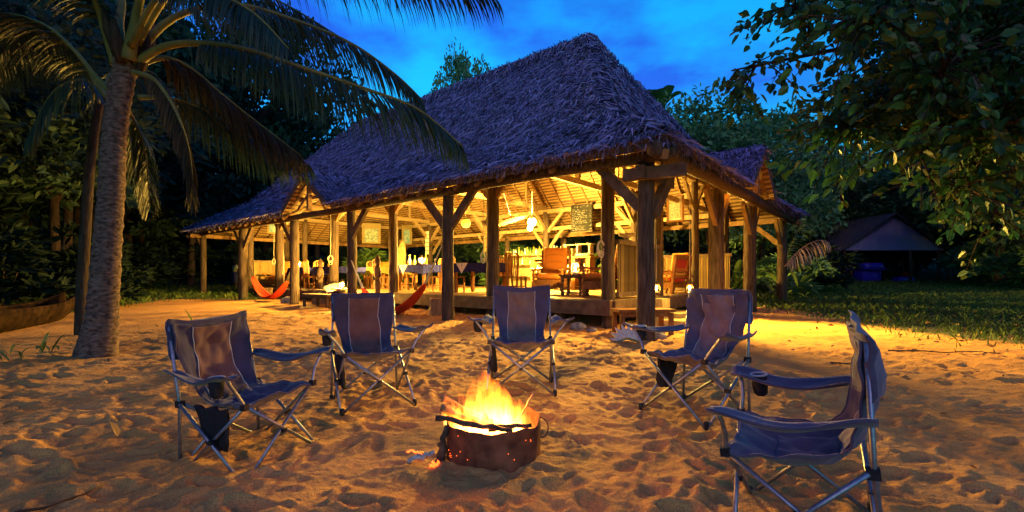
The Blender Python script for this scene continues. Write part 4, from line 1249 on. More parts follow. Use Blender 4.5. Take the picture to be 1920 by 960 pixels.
armchair('wide orange striped sofa at the left end of the deck', -18.2, 2.35, R(-165), 2, cat='sofa')
armchair('orange striped sofa far back behind the olive table', -15.6, 5.6, R(180), 2, cat='sofa')

# small table with turned legs and its white lantern
t = thing('side_table', 'small dark table with turned legs between the two striped armchairs', 'table', H(-3.05, 2.65, DZ), HA + R(8))
MB().box((0, 0, .50), (.62, .46, .035)).build('tabletop', 'dark_wood', t); MB().box((0, 0, .455), (.52, .38, .055)).build('apron', 'dark_wood', t)
for sx in (-1, 1):
    for sy in (-1, 1): MB().lathe((sx * .23, sy * .16, 0), [(.025, 0), (.04, .02), (.04, .10), (.025, .12), (.038, .17), (.025, .22), (.038, .27), (.025, .32), (.04, .36), (.04, .44)], 8).build('leg', 'dark_wood', t, True)
for sy in (-1, 1): MB().beam((-.23, sy * .16, .07), (.23, sy * .16, .07), .035, .035).build('stretcher', 'dark_wood', t)
lantern('white lantern standing on the small turned-leg table', H(-3.05, 2.7, DZ + .52), 300, 1.35, white=True)

# bar at the back
t = thing('bar_counter', 'brown wooden bar counter with open bottle shelves at the back', 'counter', H(-6.5, 7.3, DZ), HA)
MB().box((0, 0, 1.16), (2.7, .6, .05)).build('counter_top', 'red_wood', t)
MB().box((0, .12, .60), (2.5, .03, 1.06)).build('back_panel', 'dark_wood', t)
for x in (-1.22, -.62, 0.0, .62, 1.22): MB().box((x, -.08, .57), (.16, .38, 1.12)).build('upright', 'red_wood', t)
for z in (.12, .62): MB().box((0, -.06, z), (2.4, .34, .03)).build('shelf', 'red_wood', t)
rb = random.Random(8)
def bottle(label, p, h, m_, group):
    r = h * .125
    o = MB().lathe((0, 0, 0), [(r * .9, 0), (r, h * .03), (r, h * .55), (r * .85, h * .64), (r * .36, h * .74), (r * .33, h * .94), (r * .42, h * .95), (r * .42, h)], 10).build('bottle', m_, None, True)
    o.location = p; o.rotation_euler = (0, 0, rb.random() * 6)
    return tag(o, label, 'bottle', group)
for k in range(10):
    x = -7.55 + .23 * k
    bottle('bottle standing in the open shelves of the bar counter', H(x, 7.14, DZ + .636), rb.uniform(.26, .34), 'white_ware' if k % 3 == 0 else 'bottle_green', 'bottles in the bar front')
t = thing('back_shelf', 'pale shelf rack behind the bar crowded with bottles', 'shelf', H(-8.6, 8.7, DZ), HA)
for z in (.5, 1.0, 1.4): MB().box((0, 0, z), (3.4, .32, .04)).build('shelf_board', 'pale_wood', t)
for x in (-1.68, 0, 1.68): MB().box((x, 0, .8), (.06, .3, 1.6)).build('upright', 'pale_wood', t)
MB().box((0, .17, .75), (3.3, .02, 1.5)).build('back_panel', 'cream_mat', t)
for z, nn in ((1.42, 20), (1.02, 20)):
    for k in range(nn):
        bottle('bottle in the crowded rack behind the bar', H(-10.15 + 3.1 * k / nn + rb.uniform(-.03, .03), 8.66, DZ + z), rb.uniform(.22, .34), rb.choice(['white_ware', 'bottle_amber', 'bottle_green', 'white_ware']), 'bottles behind the bar')
t = thing('bar_shelf', 'small pale open cabinet on the right end of the bar', 'cabinet', H(-5.9, 7.45, DZ + 1.186), HA)
for x in (-.5, 0, .5): MB().box((x, 0, .22), (.07, .25, .44)).build('upright', 'pale_wood', t)
MB().box((0, 0, .455), (1.2, .28, .03)).build('top_board', 'pale_wood', t)
m = MB()
for k in range(6): m.tube([(-.3, .05 * k, .045 + .02 * (k % 2)), (.3, .05 * k - .02, .045 + .02 * (k % 2))], .04, 8)
t = m.build('driftwood_bundle', 'pale_wood', None, True); t.location = H(-5.55, 7.15, DZ + 1.19); t.rotation_euler = (0, 0, HA)
tag(t, 'bundle of pale driftwood lying on the bar', 'driftwood')
t = thing('bar_stool_table', 'narrow dark side table standing before the bar', 'table', H(-6.3, 6.3, DZ), HA)
MB().box((0, 0, .98), (1.0, .4, .04)).build('tabletop', 'dark_wood', t)
for sx in (-1, 1):
    for sy in (-1, 1): MB().box((sx * .42, sy * .14, .48), (.06, .06, .96)).build('leg', 'dark_wood', t)
MB().box((0, 0, .88), (.9, .3, .1)).build('apron', 'dark_wood', t)
# bottles and jugs on the dining tables
for k, (x, y, m_, h) in enumerate(((-9.65, 2.75, 'bottle_amber', .34), (-9.75, 3.05, 'bottle_green', .32), (-9.4, 3.1, 'white_ware', .22), (-8.85, 2.8, 'bottle_amber', .36), (-8.7, 3.05, 'white_ware', .2))):
    bottle('bottle on the left napkin table', H(x, y, DZ + .87), h, m_, 'bottles on the left napkin table')
for k, (x, y, m_, h) in enumerate(((-6.2, 2.7, 'bottle_green', .36), (-6.0, 2.85, 'bottle_amber', .30), (-5.85, 2.65, 'white_ware', .22))):
    bottle('bottle on the right napkin table', H(x, y, DZ + .87), h, m_, 'bottles on the right napkin table')

# bamboo screen by the corner
def bamboo_screen(label, p, q, z0, z1, n, m_='bamboo'):
    p, q = Vector(p), Vector(q)
    t = thing('bamboo_screen', label, 'screen', (0, 0, 0))
    cane = MB()
    cane.tube([(0, 0, 0), (0, 0, .5), (0, 0, 1)], .5, 8)
    mes = [cane.mesh('cane', q_, True) for q_ in (('bamboo_shaded', 'bamboo_shaded_mid', 'bamboo_pale', 'bamboo_shaded_mid') if m_ != 'bamboo' else ('bamboo', 'bamboo_pale', 'bamboo'))]
    for k in range(n):
        c = p.lerp(q, (k + .5) / n)
        o = link('cane', rb.choice(mes), t); r = (q - p).length / n
        o.location = (c.x, c.y, z0); o.scale = (r, r, (z1 - z0) * rb.uniform(.985, 1.0))
    d = (q - p).normalized()
    for z in (z0 + .05, z1): MB().beam(p - d * .05 + Vector((0, 0, z)), q + d * .05 + Vector((0, 0, z)), .10, .09).build('rail', 'dark_wood', t)
    return t
bamboo_screen('bamboo cane screen, its unlit face coloured dark, between the rope post and the corner post', H(-1.32, 1.60), H(-1.32, 3.7), DZ + .05, 1.76, 44, 'bamboo_shaded')
bamboo_screen('bamboo cane screen behind the far right armchairs', H(-3.6, 8.1), H(-0.9, 8.1), DZ + .02, 1.72, 55)
bamboo_screen('bamboo cane screen at the left end behind the sofa', H(-19.2, 1.5), H(-19.2, 3.4), DZ + .02, 1.75, 40)
t = MB(); t.lathe((0, 0, 0), [(.10, 0), (.05, .03), (.06, .07), (.17, .11), (.19, .15), (.16, .15), (.12, .12)], 14)
o = t.build('carved_bowl', 'pale_wood', None, True); o.location = H(-1.32, 2.0, 1.805); tag(o, 'carved wooden bowl standing on top of the dark bamboo screen', 'bowl')

# hanging things: pendant lamp, floats, fish, boards, prints
t = thing('pendant_lamp', 'bright pendant bulb in a netted shade hanging in mid hall', 'lamp', H(-6.63, 5.5, 2.72), HA)
MB().lathe((0, 0, -.10), [(.02, 0), (.075, .03), (.095, .09), (.075, .15), (.03, .19)], 14).build('bulb', 'bulb_glow', t, True)
MB().lathe((0, 0, .09), [(.04, 0), (.045, .06), (.02, .08)], 10).build('socket', 'dark_wood', t, True)
MB().tube([(0, 0, .15), (0, 0, 1.2)], .008, 6).build('cord', 'dark_rope', t)
point_light('pendant_light', t, (0, 0, 0), 75000, (1.0, 0.62, 0.10), .10)
# small spots under the side plate
t = thing('eave_spot', 'tiny lit spot lamp under the plate on the right side', 'lamp', H(-0.55, 5.20, 3.22), HA)
MB().lathe((0, 0, -.03), [(.02, 0), (.035, .02), (.03, .07), (.02, .08)], 10).build('housing', 'dark_wood', t, True)
MB().lathe((0.02, -0.02, -.05), [(.008, 0), (.022, .01), (.016, .02)], 8).build('bulb', 'bulb_glow', t, True)
d_ = bpy.data.lights.new('spot_light', 'SPOT'); d_.energy = 7500; d_.color = (1.0, 0.60, 0.09); d_.shadow_soft_size = .15; d_.spot_size = R(105); d_.spot_blend = .6
o_ = bpy.data.objects.new('spot_light', d_); COL.objects.link(o_); o_.parent = t; o_.location = (.06, -.05, -.10)
o_.rotation_euler = Vector((1.0, -1.2, -.7)).to_track_quat('-Z', 'Y').to_euler()
def net_float(label, p, r, drop):
    t = thing('glass_float', label, 'float', p)
    MB().lathe((0, 0, -r), [(r * math.sin(a) + .001, r - r * math.cos(a)) for a in np.linspace(0, PI, 9)], 14).build('glass_ball', 'float_glass', t, True)
    m = MB()
    for k in range(6):
        a = k * PI / 6
        m.tube([((r + .005) * math.cos(a) * math.cos(b_), (r + .005) * math.sin(a) * math.cos(b_), (r + .005) * math.sin(b_)) for b_ in np.linspace(0, 2 * PI, 17)], .006, 5)
    m.build('net', 'rope', t, True)
    MB().tube([(0, 0, r), (0, 0, r + drop)], .006, 5).build('cord', 'rope', t)
net_float('green glass float in a rope net hanging right of the bent log post', H(-9.6, 5.35, 3.08), .17, .8)
net_float('netted glass float hanging beside the bright pendant bulb', H(-6.85, 5.9, 2.98), .16, .9)
m = MB(); m.tube([(-.75, 0, 0), (-.6, 0, .02), (-.3, 0, .04), (.1, 0, .05), (.45, 0, .03), (.72, 0, .0)], [.01, .06, .10, .11, .07, .012], 10); m.box((-.78, 0, 0), (.16, .02, .16), Euler((0, .6, 0))); m.box((.1, 0, .15), (.3, .015, .10))
o = m.build('carved_fish', 'red_wood', None, True); o.location = H(-7.5, 5.6, 3.02); o.rotation_euler = (0, R(-18), R(10)); tag(o, 'long carved wooden fish hanging left of the pendant bulb', 'carving')
MBc = MB().tube([(0, 0, 0), (0, 0, 1)], .006, 5).build('hanging_cord', 'rope', o)

def panel_frame(name, label, cat, c, rz, w, h, frame_m, face_m, fw=.06, group=None):
    t = thing(name, label, cat, c, rz, group)
    for sx in (-1, 1): MB().box((sx * (w/2 - fw/2), 0, 0), (fw, .03, h)).build('frame_side', frame_m, t)
    for sz in (-1, 1): MB().box((0, 0.001, sz * (h/2 - fw/2)), (w - 2 * fw, .03, fw)).build('frame_rail', frame_m, t)
    MB().box((0, 0.004, 0), (w - 2 * fw + .004, .012, h - 2 * fw + .004)).build('print', face_m, t)
    return t
t = thing('chalkboard', 'tall black chalkboard menu hanging under the back plate', 'chalkboard', H(-6.8, 9.1, 3.42), HA)
MB().box((0, 0, 0), (.98, .03, 1.10)).build('board', 'slate', t)
for z in (-.56, .56): MB().box((0, -.002, z), (1.02, .04, .03)).build('frame_rail', 'dark_wood', t)
def chalk_line(x0, x1, z, h, parent, seed):
    # a line of handwriting too small to read in the photograph: joined up-and-down chalk strokes, broken into words
    rg = random.Random(seed); m = MB(); x = x0
    while x < x1 - h * .3:
        we = min(x1, x + rg.uniform(2.0, 5.0) * h); p = Vector((x, -.0185, z))
        while x < we:
            x += h * rg.uniform(.22, .42); q = Vector((min(x, we), -.0185, z + h * rg.choice((0, .08, .55, .6, .95))))
            m.beam(p, q, .003, h * .15, (0, -1, 0)); p = q
        x += h * rg.uniform(.5, .9)
    m.build('chalk_line', 'chalk', parent)
chalk_line(-.36, .34, .43, .085, t, 1)
for k, (w_, price) in enumerate(((.36, 0), (.80, 1), (.68, 1), (.60, 1), (.82, 1), (.78, 1), (.46, 0), (.74, 1), (.80, 1), (.20, 0), (.70, 1), (.56, 0), (.70, 1))):
    chalk_line(-.46, -.46 + w_ * (.98 if not price else .92), .33 - .068 * k, .045, t, 20 + k)
    if price: chalk_line(.38, .46, .33 - .068 * k, .05, t, 60 + k)
panel_frame('framed_print', 'busy multicoloured print in white mount on brown board, hanging at right', 'picture', H(-1.62, 5.5, 2.90), HA - R(8), .50, .72, 'red_wood', 'white_paint', .05)
o = MB().box((0, -.011, 0), (.32, .008, .52)).build('picture_sheet', 'print_mixed', bpy.data.objects['framed_print'])
t = panel_frame('framed_print', 'framed yellow and grey picture in cream mount, left of two hanging at the back', 'picture', H(-19.05, 7.45, 3.42), HA + R(62), .98, 1.1, 'cream_mat', 'cream_mat', .1)
MB().box((0, -.012, -.12), (.70, .008, .72)).build('picture_sheet', 'print_green', t)
t = panel_frame('framed_print', 'framed pale turquoise picture in cream mount, right of two hanging at the back', 'picture', H(-18.1, 9.1, 3.40), HA + R(10), .74, 1.1, 'cream_mat', 'cream_mat', .1)
MB().box((0, -.012, -.1), (.44, .008, .74)).build('picture_sheet', 'print_blue', t)
t = panel_frame('framed_print', 'turquoise and yellow picture under the eave at far left', 'picture', H(-19.15, 2.5, 3.40), HA + R(60), .8, .7, 'cream_mat', 'print_blue', .08)
for x, lb in ((-16.4, 'tall narrow sign of white plaques on the back post right of the pictures'), (-12.1, 'tall narrow pale sign on the back post right of the green float')):
    t = thing('plaque_sign', lb, 'sign', H(x + .05, 9.10, 2.35), HA)
    MB().box((0, 0, .55), (.30, .03, 1.30)).build('backing_board', 'dark_wood', t)
    for k in range(6): MB().box((0, -.022, .0 + .21 * k), (.28, .012, .17)).build('plaque', 'white_paint' if x < -14 else 'cream_mat', t)
def surfboard(label, c, rz, h, w, m_, tilt):
    rows = []
    for i in range(17):
        t_ = i / 16; hw = w * math.sin(PI * min(1, .03 + .94 * t_)) ** .6
        rows.append([(hw * q, -.03 * (1 - q * q), h * t_) for q in np.linspace(-1, 1, 7)])
    o = MB().grid(rows, .05).build('surfboard', m_, None, True)
    o.location = c; o.rotation_euler = (R(tilt), R(3), rz); tag(o, label, 'surfboard')
surfboard('pale wooden surfboard standing upright by a front post', H(-14.7, 6.0, DZ), HA + R(20), 2.15, .27, 'fire_wood', -6)
surfboard('white pointed board leaning left of the wooden surfboard', H(-15.6, 6.3, DZ), HA + R(40), 1.7, .20, 'white_paint', -14)
def totem(label, p, h):
    t = thing('carved_totem', label, 'carving', p, HA + R(15), 'carved totem figures')
    rg = random.Random(int(h * 100))
    MB().lathe((0, 0, 0), [(.09, 0), (.10, .1), (.075, .25 * h), (.11, .36 * h), (.085, .48 * h), (.12, .6 * h), (.10, .72 * h), (.055, .78 * h)], 12).build('body', 'dark_wood', t, True)
    MB().lathe((0, 0, .77 * h), [(.05, 0), (.085, .05), (.09, .13), (.075, .2), (.03, .23 * h)], 12).build('head', 'dark_wood', t, True)
    for sx in (-1, 1): MB().tube([(sx * .10, 0, .66 * h), (sx * .14, -.03, .55 * h), (sx * .06, -.10, .47 * h)], .028, 8).build('arm', 'dark_wood', t, True)
    m = MB(); m.box((0, -.085, .85 * h), (.03, .04, .06)); m.build('nose', 'dark_wood', t)
totem('dark carved standing figure beside the front post near the sofa', H(-12.35, 1.02, 0.30), 1.38)
totem('dark carved standing figure beside the middle front post', H(-8.95, 1.02, 0.30), 1.40)

# ropes on posts
def rope_coil(label, p, s, up):
    t = thing('rope_coil', label, 'rope', p, 0, 'ropes hung on posts')
    rg = random.Random(int(p[0] * 50))
    for k in range(6):
        a0 = rg.uniform(0, 6); w, h = rg.uniform(.05, .085) * s, rg.uniform(.09, .17) * s
        MB().tube([(w * math.cos(a), rg.uniform(-.02, .02) * s, -h * .7 + h * math.sin(a)) for a in np.linspace(a0, a0 + 2 * PI, 15)], .010 * s, 6).build('loop', 'rope', t, True)
    MB().tube([(0, 0, 0), (.01, .0, up * .5), (0, 0.01, up)], .008, 6).build('cord', 'rope', t, True)
rope_coil('pale rope coil hanging on the front post left of the dark bamboo screen', H(-1.50, 1.22, 1.72), 1.0, 1.9)
rope_coil('small rope coil hanging on the thick post left of the armchair', H(-4.75, 1.20, 1.62), .9, 1.9)
rope_coil('rope bundle on the post above the left red hammock', H(-16.45, 1.2, 1.75), .9, 1.7)
rope_coil('rope bundle on the post right of the left totem', H(-12.0, 1.2, 1.75), 1.0, 1.7)

# hammocks
def hammock(label, a, b_, sag, width, m_, lead=(.25, .25), strand='rope', m2=None):
    t = thing('hammock', label, 'hammock', (0, 0, 0))
    a, b_ = Vector(a), Vector(b_)
    side = (b_ - a).cross(Vector((0, 0, 1))).normalized()
    def cpt(u): 
        p = a.lerp(b_, u); p.z -= sag * 4 * u * (1 - u); return p
    us = np.linspace(lead[0], 1 - lead[1], 26)
    rows = []
    for i, u in enumerate(us):
        q = i / 25; w = width * (0.16 + 0.84 * math.sin(PI * q) ** .6)
        row = []
        for j in np.linspace(-1, 1, 15):
            p = cpt(u) + side * w * j * .5 + Vector((0, 0, .22 * width * (abs(j) ** 1.6) * math.sin(PI * q) + .010 * math.sin(j * 13 + 3 * q)))
            row.append(p)
        rows.append(row)
    MB().grid(rows, .008).build('bed', m_, t, True)
    for e, u0, end in ((0, us[0], a), (1, us[-1], b_)):
        for k in range(5):
            j = -1 + k * .5
            p = rows[0 if e == 0 else -1][int((j + 1) / 2 * 14)]
            MB().tube([p, p.lerp(end, .5) + Vector((0, 0, -.01)), end], .008, 5).build('cord', strand, t)
    return t
hammock('red hammock slung between the two left log posts', H(-16.35, 0.17, 1.72), H(-12.1, 0.14, 2.0), 1.62, .42, 'red_cloth', (.12, .20), 'dark_rope')
hammock('red hammock with white cords behind the second camp chair', H(-8.72, -.05, 1.65), H(-4.72, -0.05, 1.95), 1.72, .5, 'red_cloth', (.17, .18))

# in front of the deck: stumps, benches, steps, stones
def stump(label, x, y, r, h, rz=0):
    rg = random.Random(int(x * 31)); p = H(x, y); z = gpt(p.x, p.y)
    rr = [r * 1.12, r * 1.02, r, r * .97, r * .95]
    o = MB().tube([(0, 0, -.15), (.0, 0, .1), (.01, 0, h * .4), (.01, .01, h * .8), (.015, .01, h)], rr, 14, jit=.06, rng=rg).build('tree_stump', 'stump_wood', None, False)
    o.location = (p.x, p.y, z); o.rotation_euler = (0, 0, rz); tag(o, label, 'stump', 'stump seats')
stump('stump seat right of the hammock, in front of the deck edge', -5.75, .62, .24, .40)
stump('stump seat behind the plank bench at left', -11.6, .65, .27, .46)
stump('low stump under the left hammock', -16.1, .7, .28, .42)
def bench(label, x, y, rz, w, d, h, m_='rafter_wood', cat='bench'):
    p = H(x, y); z = gpt(p.x, p.y)
    t = thing('low_bench', label, cat, (p.x, p.y, z), HA + rz)
    for k in range(3): MB().box((0, (k - 1) * d / 3, h), (w, d / 3 - .012, .05)).build('plank', m_, t)
    for sx in (-1, 1):
        for sy in (-1, 1): MB().box((sx * (w/2 - .07), sy * (d/2 - .06), (h - .03) / 2 - .1), (.07, .07, h + .15)).build('leg', m_, t)
    for sy in (-1, 1): MB().box((0, sy * (d/2 - .06), h - .07), (w - .2, .04, .08)).build('apron', m_, t)
bench('low plank bench in front of the deck left of the second camp chair', -10.2, -.05, 0, 1.5, .55, .36, 'dark_wood')
bench('small slatted wooden table behind the corner post', -.45, .85, R(48), 1.05, .5, .42, 'red_wood', 'table')
t = thing('white_side_table', 'small white table holding a lantern behind the plank bench', 'table', (*H(-10.15, .55)[:2], 0.05), HA)
MB().box((0, 0, .62), (.6, .42, .05)).build('tabletop', 'cushion_pale', t); MB().lathe((0, 0, 0), [(.2, 0), (.08, .05), (.06, .5), (.15, .6)], 10).build('pedestal', 'cushion_pale', t)
o = MB().grid([[(.2 * q, -.3 + .6 * i / 8, .16 * math.sin(i / 8 * 2.2) + .02 * q) for q in np.linspace(-1, 1, 5)] for i in range(9)], .04).build('white_cushion', 'cushion_pale', None, True)
o.location = H(-11.0, .75, .62); o.rotation_euler = (0, R(35), HA); tag(o, 'pale folded cushion leaning on the deck edge left of the lantern', 'cushion')
lantern('lit lantern on the small white table behind the plank bench', H(-10.05, .5, .69), 2200, 1.0, hood=.08)
lantern('lit lantern hanging on a cord right of the corner post', H(-.42, 1.4, .70), 70, 1.0, hook=.75)
lantern('lit lantern hanging above the stone steps by the right camp chair', H(-.18, 2.5, .68), 90, 1.0, hook=1.6)
t = thing('deck_steps', 'heavy timber block steps at the right side of the deck', 'steps', H(-.55, 3.05, 0), HA)
MB().box((-.30, -.55, .27), (.36, .42, .62)).build('block', 'pale_wood', t); MB().box((-.22, .35, .20), (.6, 1.2, .10)).build('tread', 'pale_wood', t)
MB().box((.12, -.35, .06), (.5, 1.0, .18)).build('tread', 'pale_wood', t); MB().box((-.3, .85, .06), (.3, .3, .3)).build('block', 'fire_wood', t)
def stone(label, x, y, s, m_='sand_stone', world=False, sq=(1, .8, .6)):
    rg = np.random.default_rng(int(abs(x * 77 + y * 13)) + 1)
    p = Vector((x, y, 0)) if world else H(x, y)
    m = MB(); n, k = 12, 8
    for i in range(k + 1):
        a = PI * i / k
        for j in range(n):
            b_ = 2 * PI * j / n; q = s * (1 + rg.uniform(-.16, .16))
            m.v.append((q * math.sin(a) * math.cos(b_) * sq[0], q * math.sin(a) * math.sin(b_) * sq[1], q * math.cos(a) * sq[2]))
    for i in range(k):
        for j in range(n):
            j2 = (j + 1) % n
            m.f.append((i*n + j, i*n + j2, (i+1)*n + j2, (i+1)*n + j))
    o = m.build('rock', m_, None, False); o.location = (p.x, p.y, gpt(p.x, p.y) + s * .22); tag(o, label, 'rock')
stone('rounded rock at the foot of the rope post', -1.75, .75, .17)
stone('smaller rock beside the rounded rock by the rope post', -1.35, .62, .11)
stone('rough rock beside the left hammock post', -12.75, .1, .26)
stone('rock leaning at the right of the corner post', .05, .32, .16)
rg = random.Random(3)
m = MB(); n = 18; front = []
for k in range(n):
    a = PI * (-.08 + 1.16 * k / (n - 1)); r = .26 if k % 2 == 0 else .155
    front.append((r * math.cos(a) * 1.1, 0, max(-.05, r * math.sin(a))))
for dy in (-.05, .05): m.v += [(x * (1 if dy < 0 else .9), dy + .03 * abs(x), z * (1 if dy < 0 else .9)) for x, _, z in front] + [(0, dy * 1.4, .02)]
for L_ in (0, 1):
    b_ = L_ * (n + 1)
    for k in range(n - 1): m.f.append((b_ + k, b_ + k + 1, b_ + n) if L_ else (b_ + k + 1, b_ + k, b_ + n))
for k in range(n - 1): m.f.append((k, k + 1, n + 1 + k + 1, n + 1 + k))
o = m.build('coral_piece', 'coral', None, False); p = H(-.12, -.42); o.location = (p.x, p.y, gpt(p.x, p.y) + .03); o.rotation_euler = (R(-25), 0, R(-12)); tag(o, 'jagged grey coral piece leaning at the foot of the corner post', 'coral')
# ------------------------------------------------------------------ palms
rp_ = random.Random(77)
def strip_leaves(specs):
    """specs: (base, dir, length, width, droop, side) -> narrow drooping blades, 3 quads each."""
    V, F = [], []
    for (p, d, L_, w, dr, tw) in specs:
        p = np.array(p, float); d = np.array(d, float)
        s = np.cross(d, (0, 0, 1.0)); ns = np.linalg.norm(s)
        s = s / ns if ns > 1e-4 else np.array((1.0, 0, 0))
        s = s * math.cos(tw) + np.array((0, 0, 1.0)) * math.sin(tw)
        b = len(V); q = p.copy(); dd = d.copy(); seg = 4
        for i in range(seg + 1):
            t = i / seg
            ww = w * (0.55 + 0.45 * min(1, t * 4)) * (1 - t ** 2.2 * 0.92)
            V.append(q - s * ww / 2); V.append(q + s * ww / 2)
            dd = dd + np.array((0, 0, -dr)) * (0.5 + t); dd /= np.linalg.norm(dd)
            q = q + dd * L_ / seg
        for i in range(seg): F.append((b + 2*i, b + 2*i + 1, b + 2*i + 3, b + 2*i + 2))
    return np.array(V), np.array(F)

def bezier(P, n):
    P = [Vector(p) for p in P]; out = []
    m = len(P) - 1
    for i in range(n):
        t = i / (n - 1) * m; k = min(int(t), m - 1); f = t - k
        p0, p1, p2, p3 = P[max(k-1, 0)], P[k], P[k+1], P[min(k+2, m)]
        out.append(0.5 * ((2 * p1) + (p2 - p0) * f + (2*p0 - 5*p1 + 4*p2 - p3) * f*f + (3*p1 - p0 - 3*p2 + p3) * f**3))
    return out

def frond(parent, guide, length=0.85, r0=0.05, n_leaf=70, hang=0.5, bare=0.18, leaf='palm_leaf', stalk='frond_stalk', w=0.034, n=26, name='frond', seed=0):
    rg = random.Random(seed)
    C_ = bezier(guide, n)
    fr = MB().tube(C_, [r0 * (1 - .88 * (i / (n - 1)) ** .7) for i in range(n)], 8).build(name, stalk, parent, True)
    specs = []
    cum = [0]
    for a, b_ in zip(C_, C_[1:]): cum.append(cum[-1] + (b_ - a).length)
    tot = cum[-1]
    for k in range(n_leaf):
        u = bare + (1 - bare) * (k + rg.random() * .6) / n_leaf
        s = u * tot
        i = max(0, min(n - 2, next((j for j in range(n - 1) if cum[j + 1] >= s), n - 2)))
        f = (s - cum[i]) / max(1e-6, cum[i+1] - cum[i])
        p = C_[i].lerp(C_[i+1], f); tan = (C_[i+1] - C_[i]).normalized()
        sd = tan.cross(Vector((0, 0, 1)))
        if sd.length < .05: sd = Vector((1, 0, 0))
        sd.normalize()
        prof = math.sin(PI * min(1, .12 + .80 * (u - bare) / (1 - bare))) ** .7
        for sg in (-1, 1):
            fwd = .35 + .9 * u
            d = (sd * sg * rg.uniform(.7, 1.0) + tan * fwd * rg.uniform(.8, 1.2) + Vector((0, 0, -hang * rg.uniform(.5, 1.2)))).normalized()
            specs.append((p, d, length * prof * rg.uniform(.8, 1.1), w * rg.uniform(.75, 1.2), .22 + .35 * hang * rg.uniform(.6, 1.3), rg.uniform(-.9, .9)))
    V, F = strip_leaves(specs)
    tag(link('leaflets', np_mesh('leaflets', V, F, leaf), fr), kind='stuff')
    return fr

palm = thing('coconut_palm', 'leaning ringed coconut palm in the left foreground with drooping fronds', 'palm tree', (-5.58, 6.3, gz(-5.58, 6.3)))
def rel(v, o=palm): return Vector(v) - o.location
trunk_pts = [at(172, 690, 6.3), at(180, 662, 6.3), at(188, 610, 6.3), at(193, 560, 6.3), at(199, 480, 6.3), at(205, 400, 6.3), at(210, 320, 6.3), at(214, 250, 6.3), at(222, 190, 6.3), at(231, 140, 6.3), at(240, 95, 6.3)]
trunk_r = [.27, .235, .19, .172, .158, .148, .143, .138, .134, .134, .14]
C_ = bezier([rel(p) for p in trunk_pts], 90)
rr = [float(np.interp(i / 89 * 10, range(11), trunk_r)) * (1 + (.06 if i % 3 == 0 else -.02) * (i > 16)) * rp_.uniform(.985, 1.015) for i in range(90)]
MB().tube(C_, rr, 18, jit=.02, rng=rp_).build('trunk', 'palm_bark', palm, True)
ct = at(240, 95, 6.3)
# old leaf bases round the top of the trunk
for k in range(9):
    a = k * 2.4
    MB().tube([rel(ct + Vector((.14 * math.cos(a), .14 * math.sin(a), -.28 + .03 * k))), rel(ct + Vector((.21 * math.cos(a), .21 * math.sin(a), -.02 + .03 * k))), rel(ct + Vector((.27 * math.cos(a), .27 * math.sin(a), .22 + .03 * k)))], [.05, .075, .03], 8).build('leaf_base', 'bark', palm, True)
def fp(*pts): return [rel(at(*p)) for p in pts]
FR = [
    # fronds reaching right, over the roof
    (fp((255, 118, 6.3), (300, 90, 6.2), (360, 80, 6.0), (460, 92, 5.8), (560, 124, 5.7), (690, 168, 5.6), (785, 205, 5.6), (868, 275, 5.6)), 1.05, .065, 100, .75, .24, 'palm_leaf'),
    (fp((262, 90, 6.3), (330, 30, 6.4), (440, 8, 6.5), (560, 40, 6.6), (660, 82, 6.7), (740, 138, 6.8), (790, 185, 6.8)), .98, .06, 90, .6, .2, 'palm_leaf'),
    (fp((255, 80, 6.2), (330, -30, 5.8), (450, -85, 5.4), (600, -80, 5.1), (760, -50, 4.9), (930, -5, 4.8)), .85, .06, 95, .75, .2, 'palm_leaf'),
    (fp((262, 120, 6.4), (310, 108, 6.6), (360, 130, 6.9), (420, 180, 7.2), (490, 235, 7.5), (565, 292, 7.7)), .95, .05, 80, .7, .12, 'palm_leaf_dry'),
    (fp((258, 182, 6.4), (300, 183, 6.6), (350, 192, 7.0), (420, 225, 7.5), (500, 275, 8.0), (580, 310, 8.4)), .95, .04, 76, .7, .14, 'palm_leaf'),
    (fp((250, 135, 6.1), (290, 150, 5.9), (330, 210, 5.8), (355, 290, 5.8), (362, 380, 5.8)), .55, .04, 60, .8, .2, 'palm_leaf_dry'),
    # upright ones leaving the frame
    (fp((240, 110, 6.2), (252, 50, 6.1), (268, -20, 5.9), (330, -150, 5.4), (430, -230, 4.9)), .8, .10, 60, .4, .35, 'palm_leaf'),
    (fp((228, 112, 6.3), (222, 50, 6.4), (226, -20, 6.5), (190, -160, 6.9), (150, -250, 7.3)), .8, .085, 60, .4, .35, 'palm_leaf'),
    (fp((218, 120, 6.3), (198, 60, 6.2), (175, -5, 6.0), (110, -110, 5.6), (20, -150, 5.2)), .85, .08, 70, .5, .3, 'palm_leaf'),
    # fronds to the left
    (fp((210, 175, 6.4), (180, 145, 6.4), (135, 90, 6.5), (80, 45, 6.6), (0, 25, 6.8), (-90, 60, 7.0)), 1.0, .05, 80, .6, .3, 'palm_leaf'),
    (fp((212, 190, 6.5), (190, 170, 6.7), (150, 110, 7.0), (100, 70, 7.4), (30, 90, 7.9), (-40, 160, 8.3)), .95, .045, 76, .6, .2, 'palm_leaf'),
    (fp((236, 200, 6.5), (262, 250, 6.7), (275, 310, 6.9), (280, 390, 7.0)), .6, .03, 60, .7, .1, 'palm_leaf'),
    (fp((250, 80, 6.4), (310, -20, 7.0), (400, -40, 7.7), (520, 0, 8.4), (640, 70, 9.0)), .95, .05, 80, .6, .2, 'palm_leaf'),
    (fp((245, 85, 6.1), (300, -10, 5.6), (380, -20, 5.2), (470, 20, 4.9), (540, 90, 4.7)), .70, .05, 80, .6, .3, 'palm_leaf'),
]
for i, (g, L_, r0, nl, hg, br, lf) in enumerate(FR):
    frond(palm, g, L_ * .86, r0, int(nl * 1.6), hg, br, lf, seed=i + 1, w=.030)
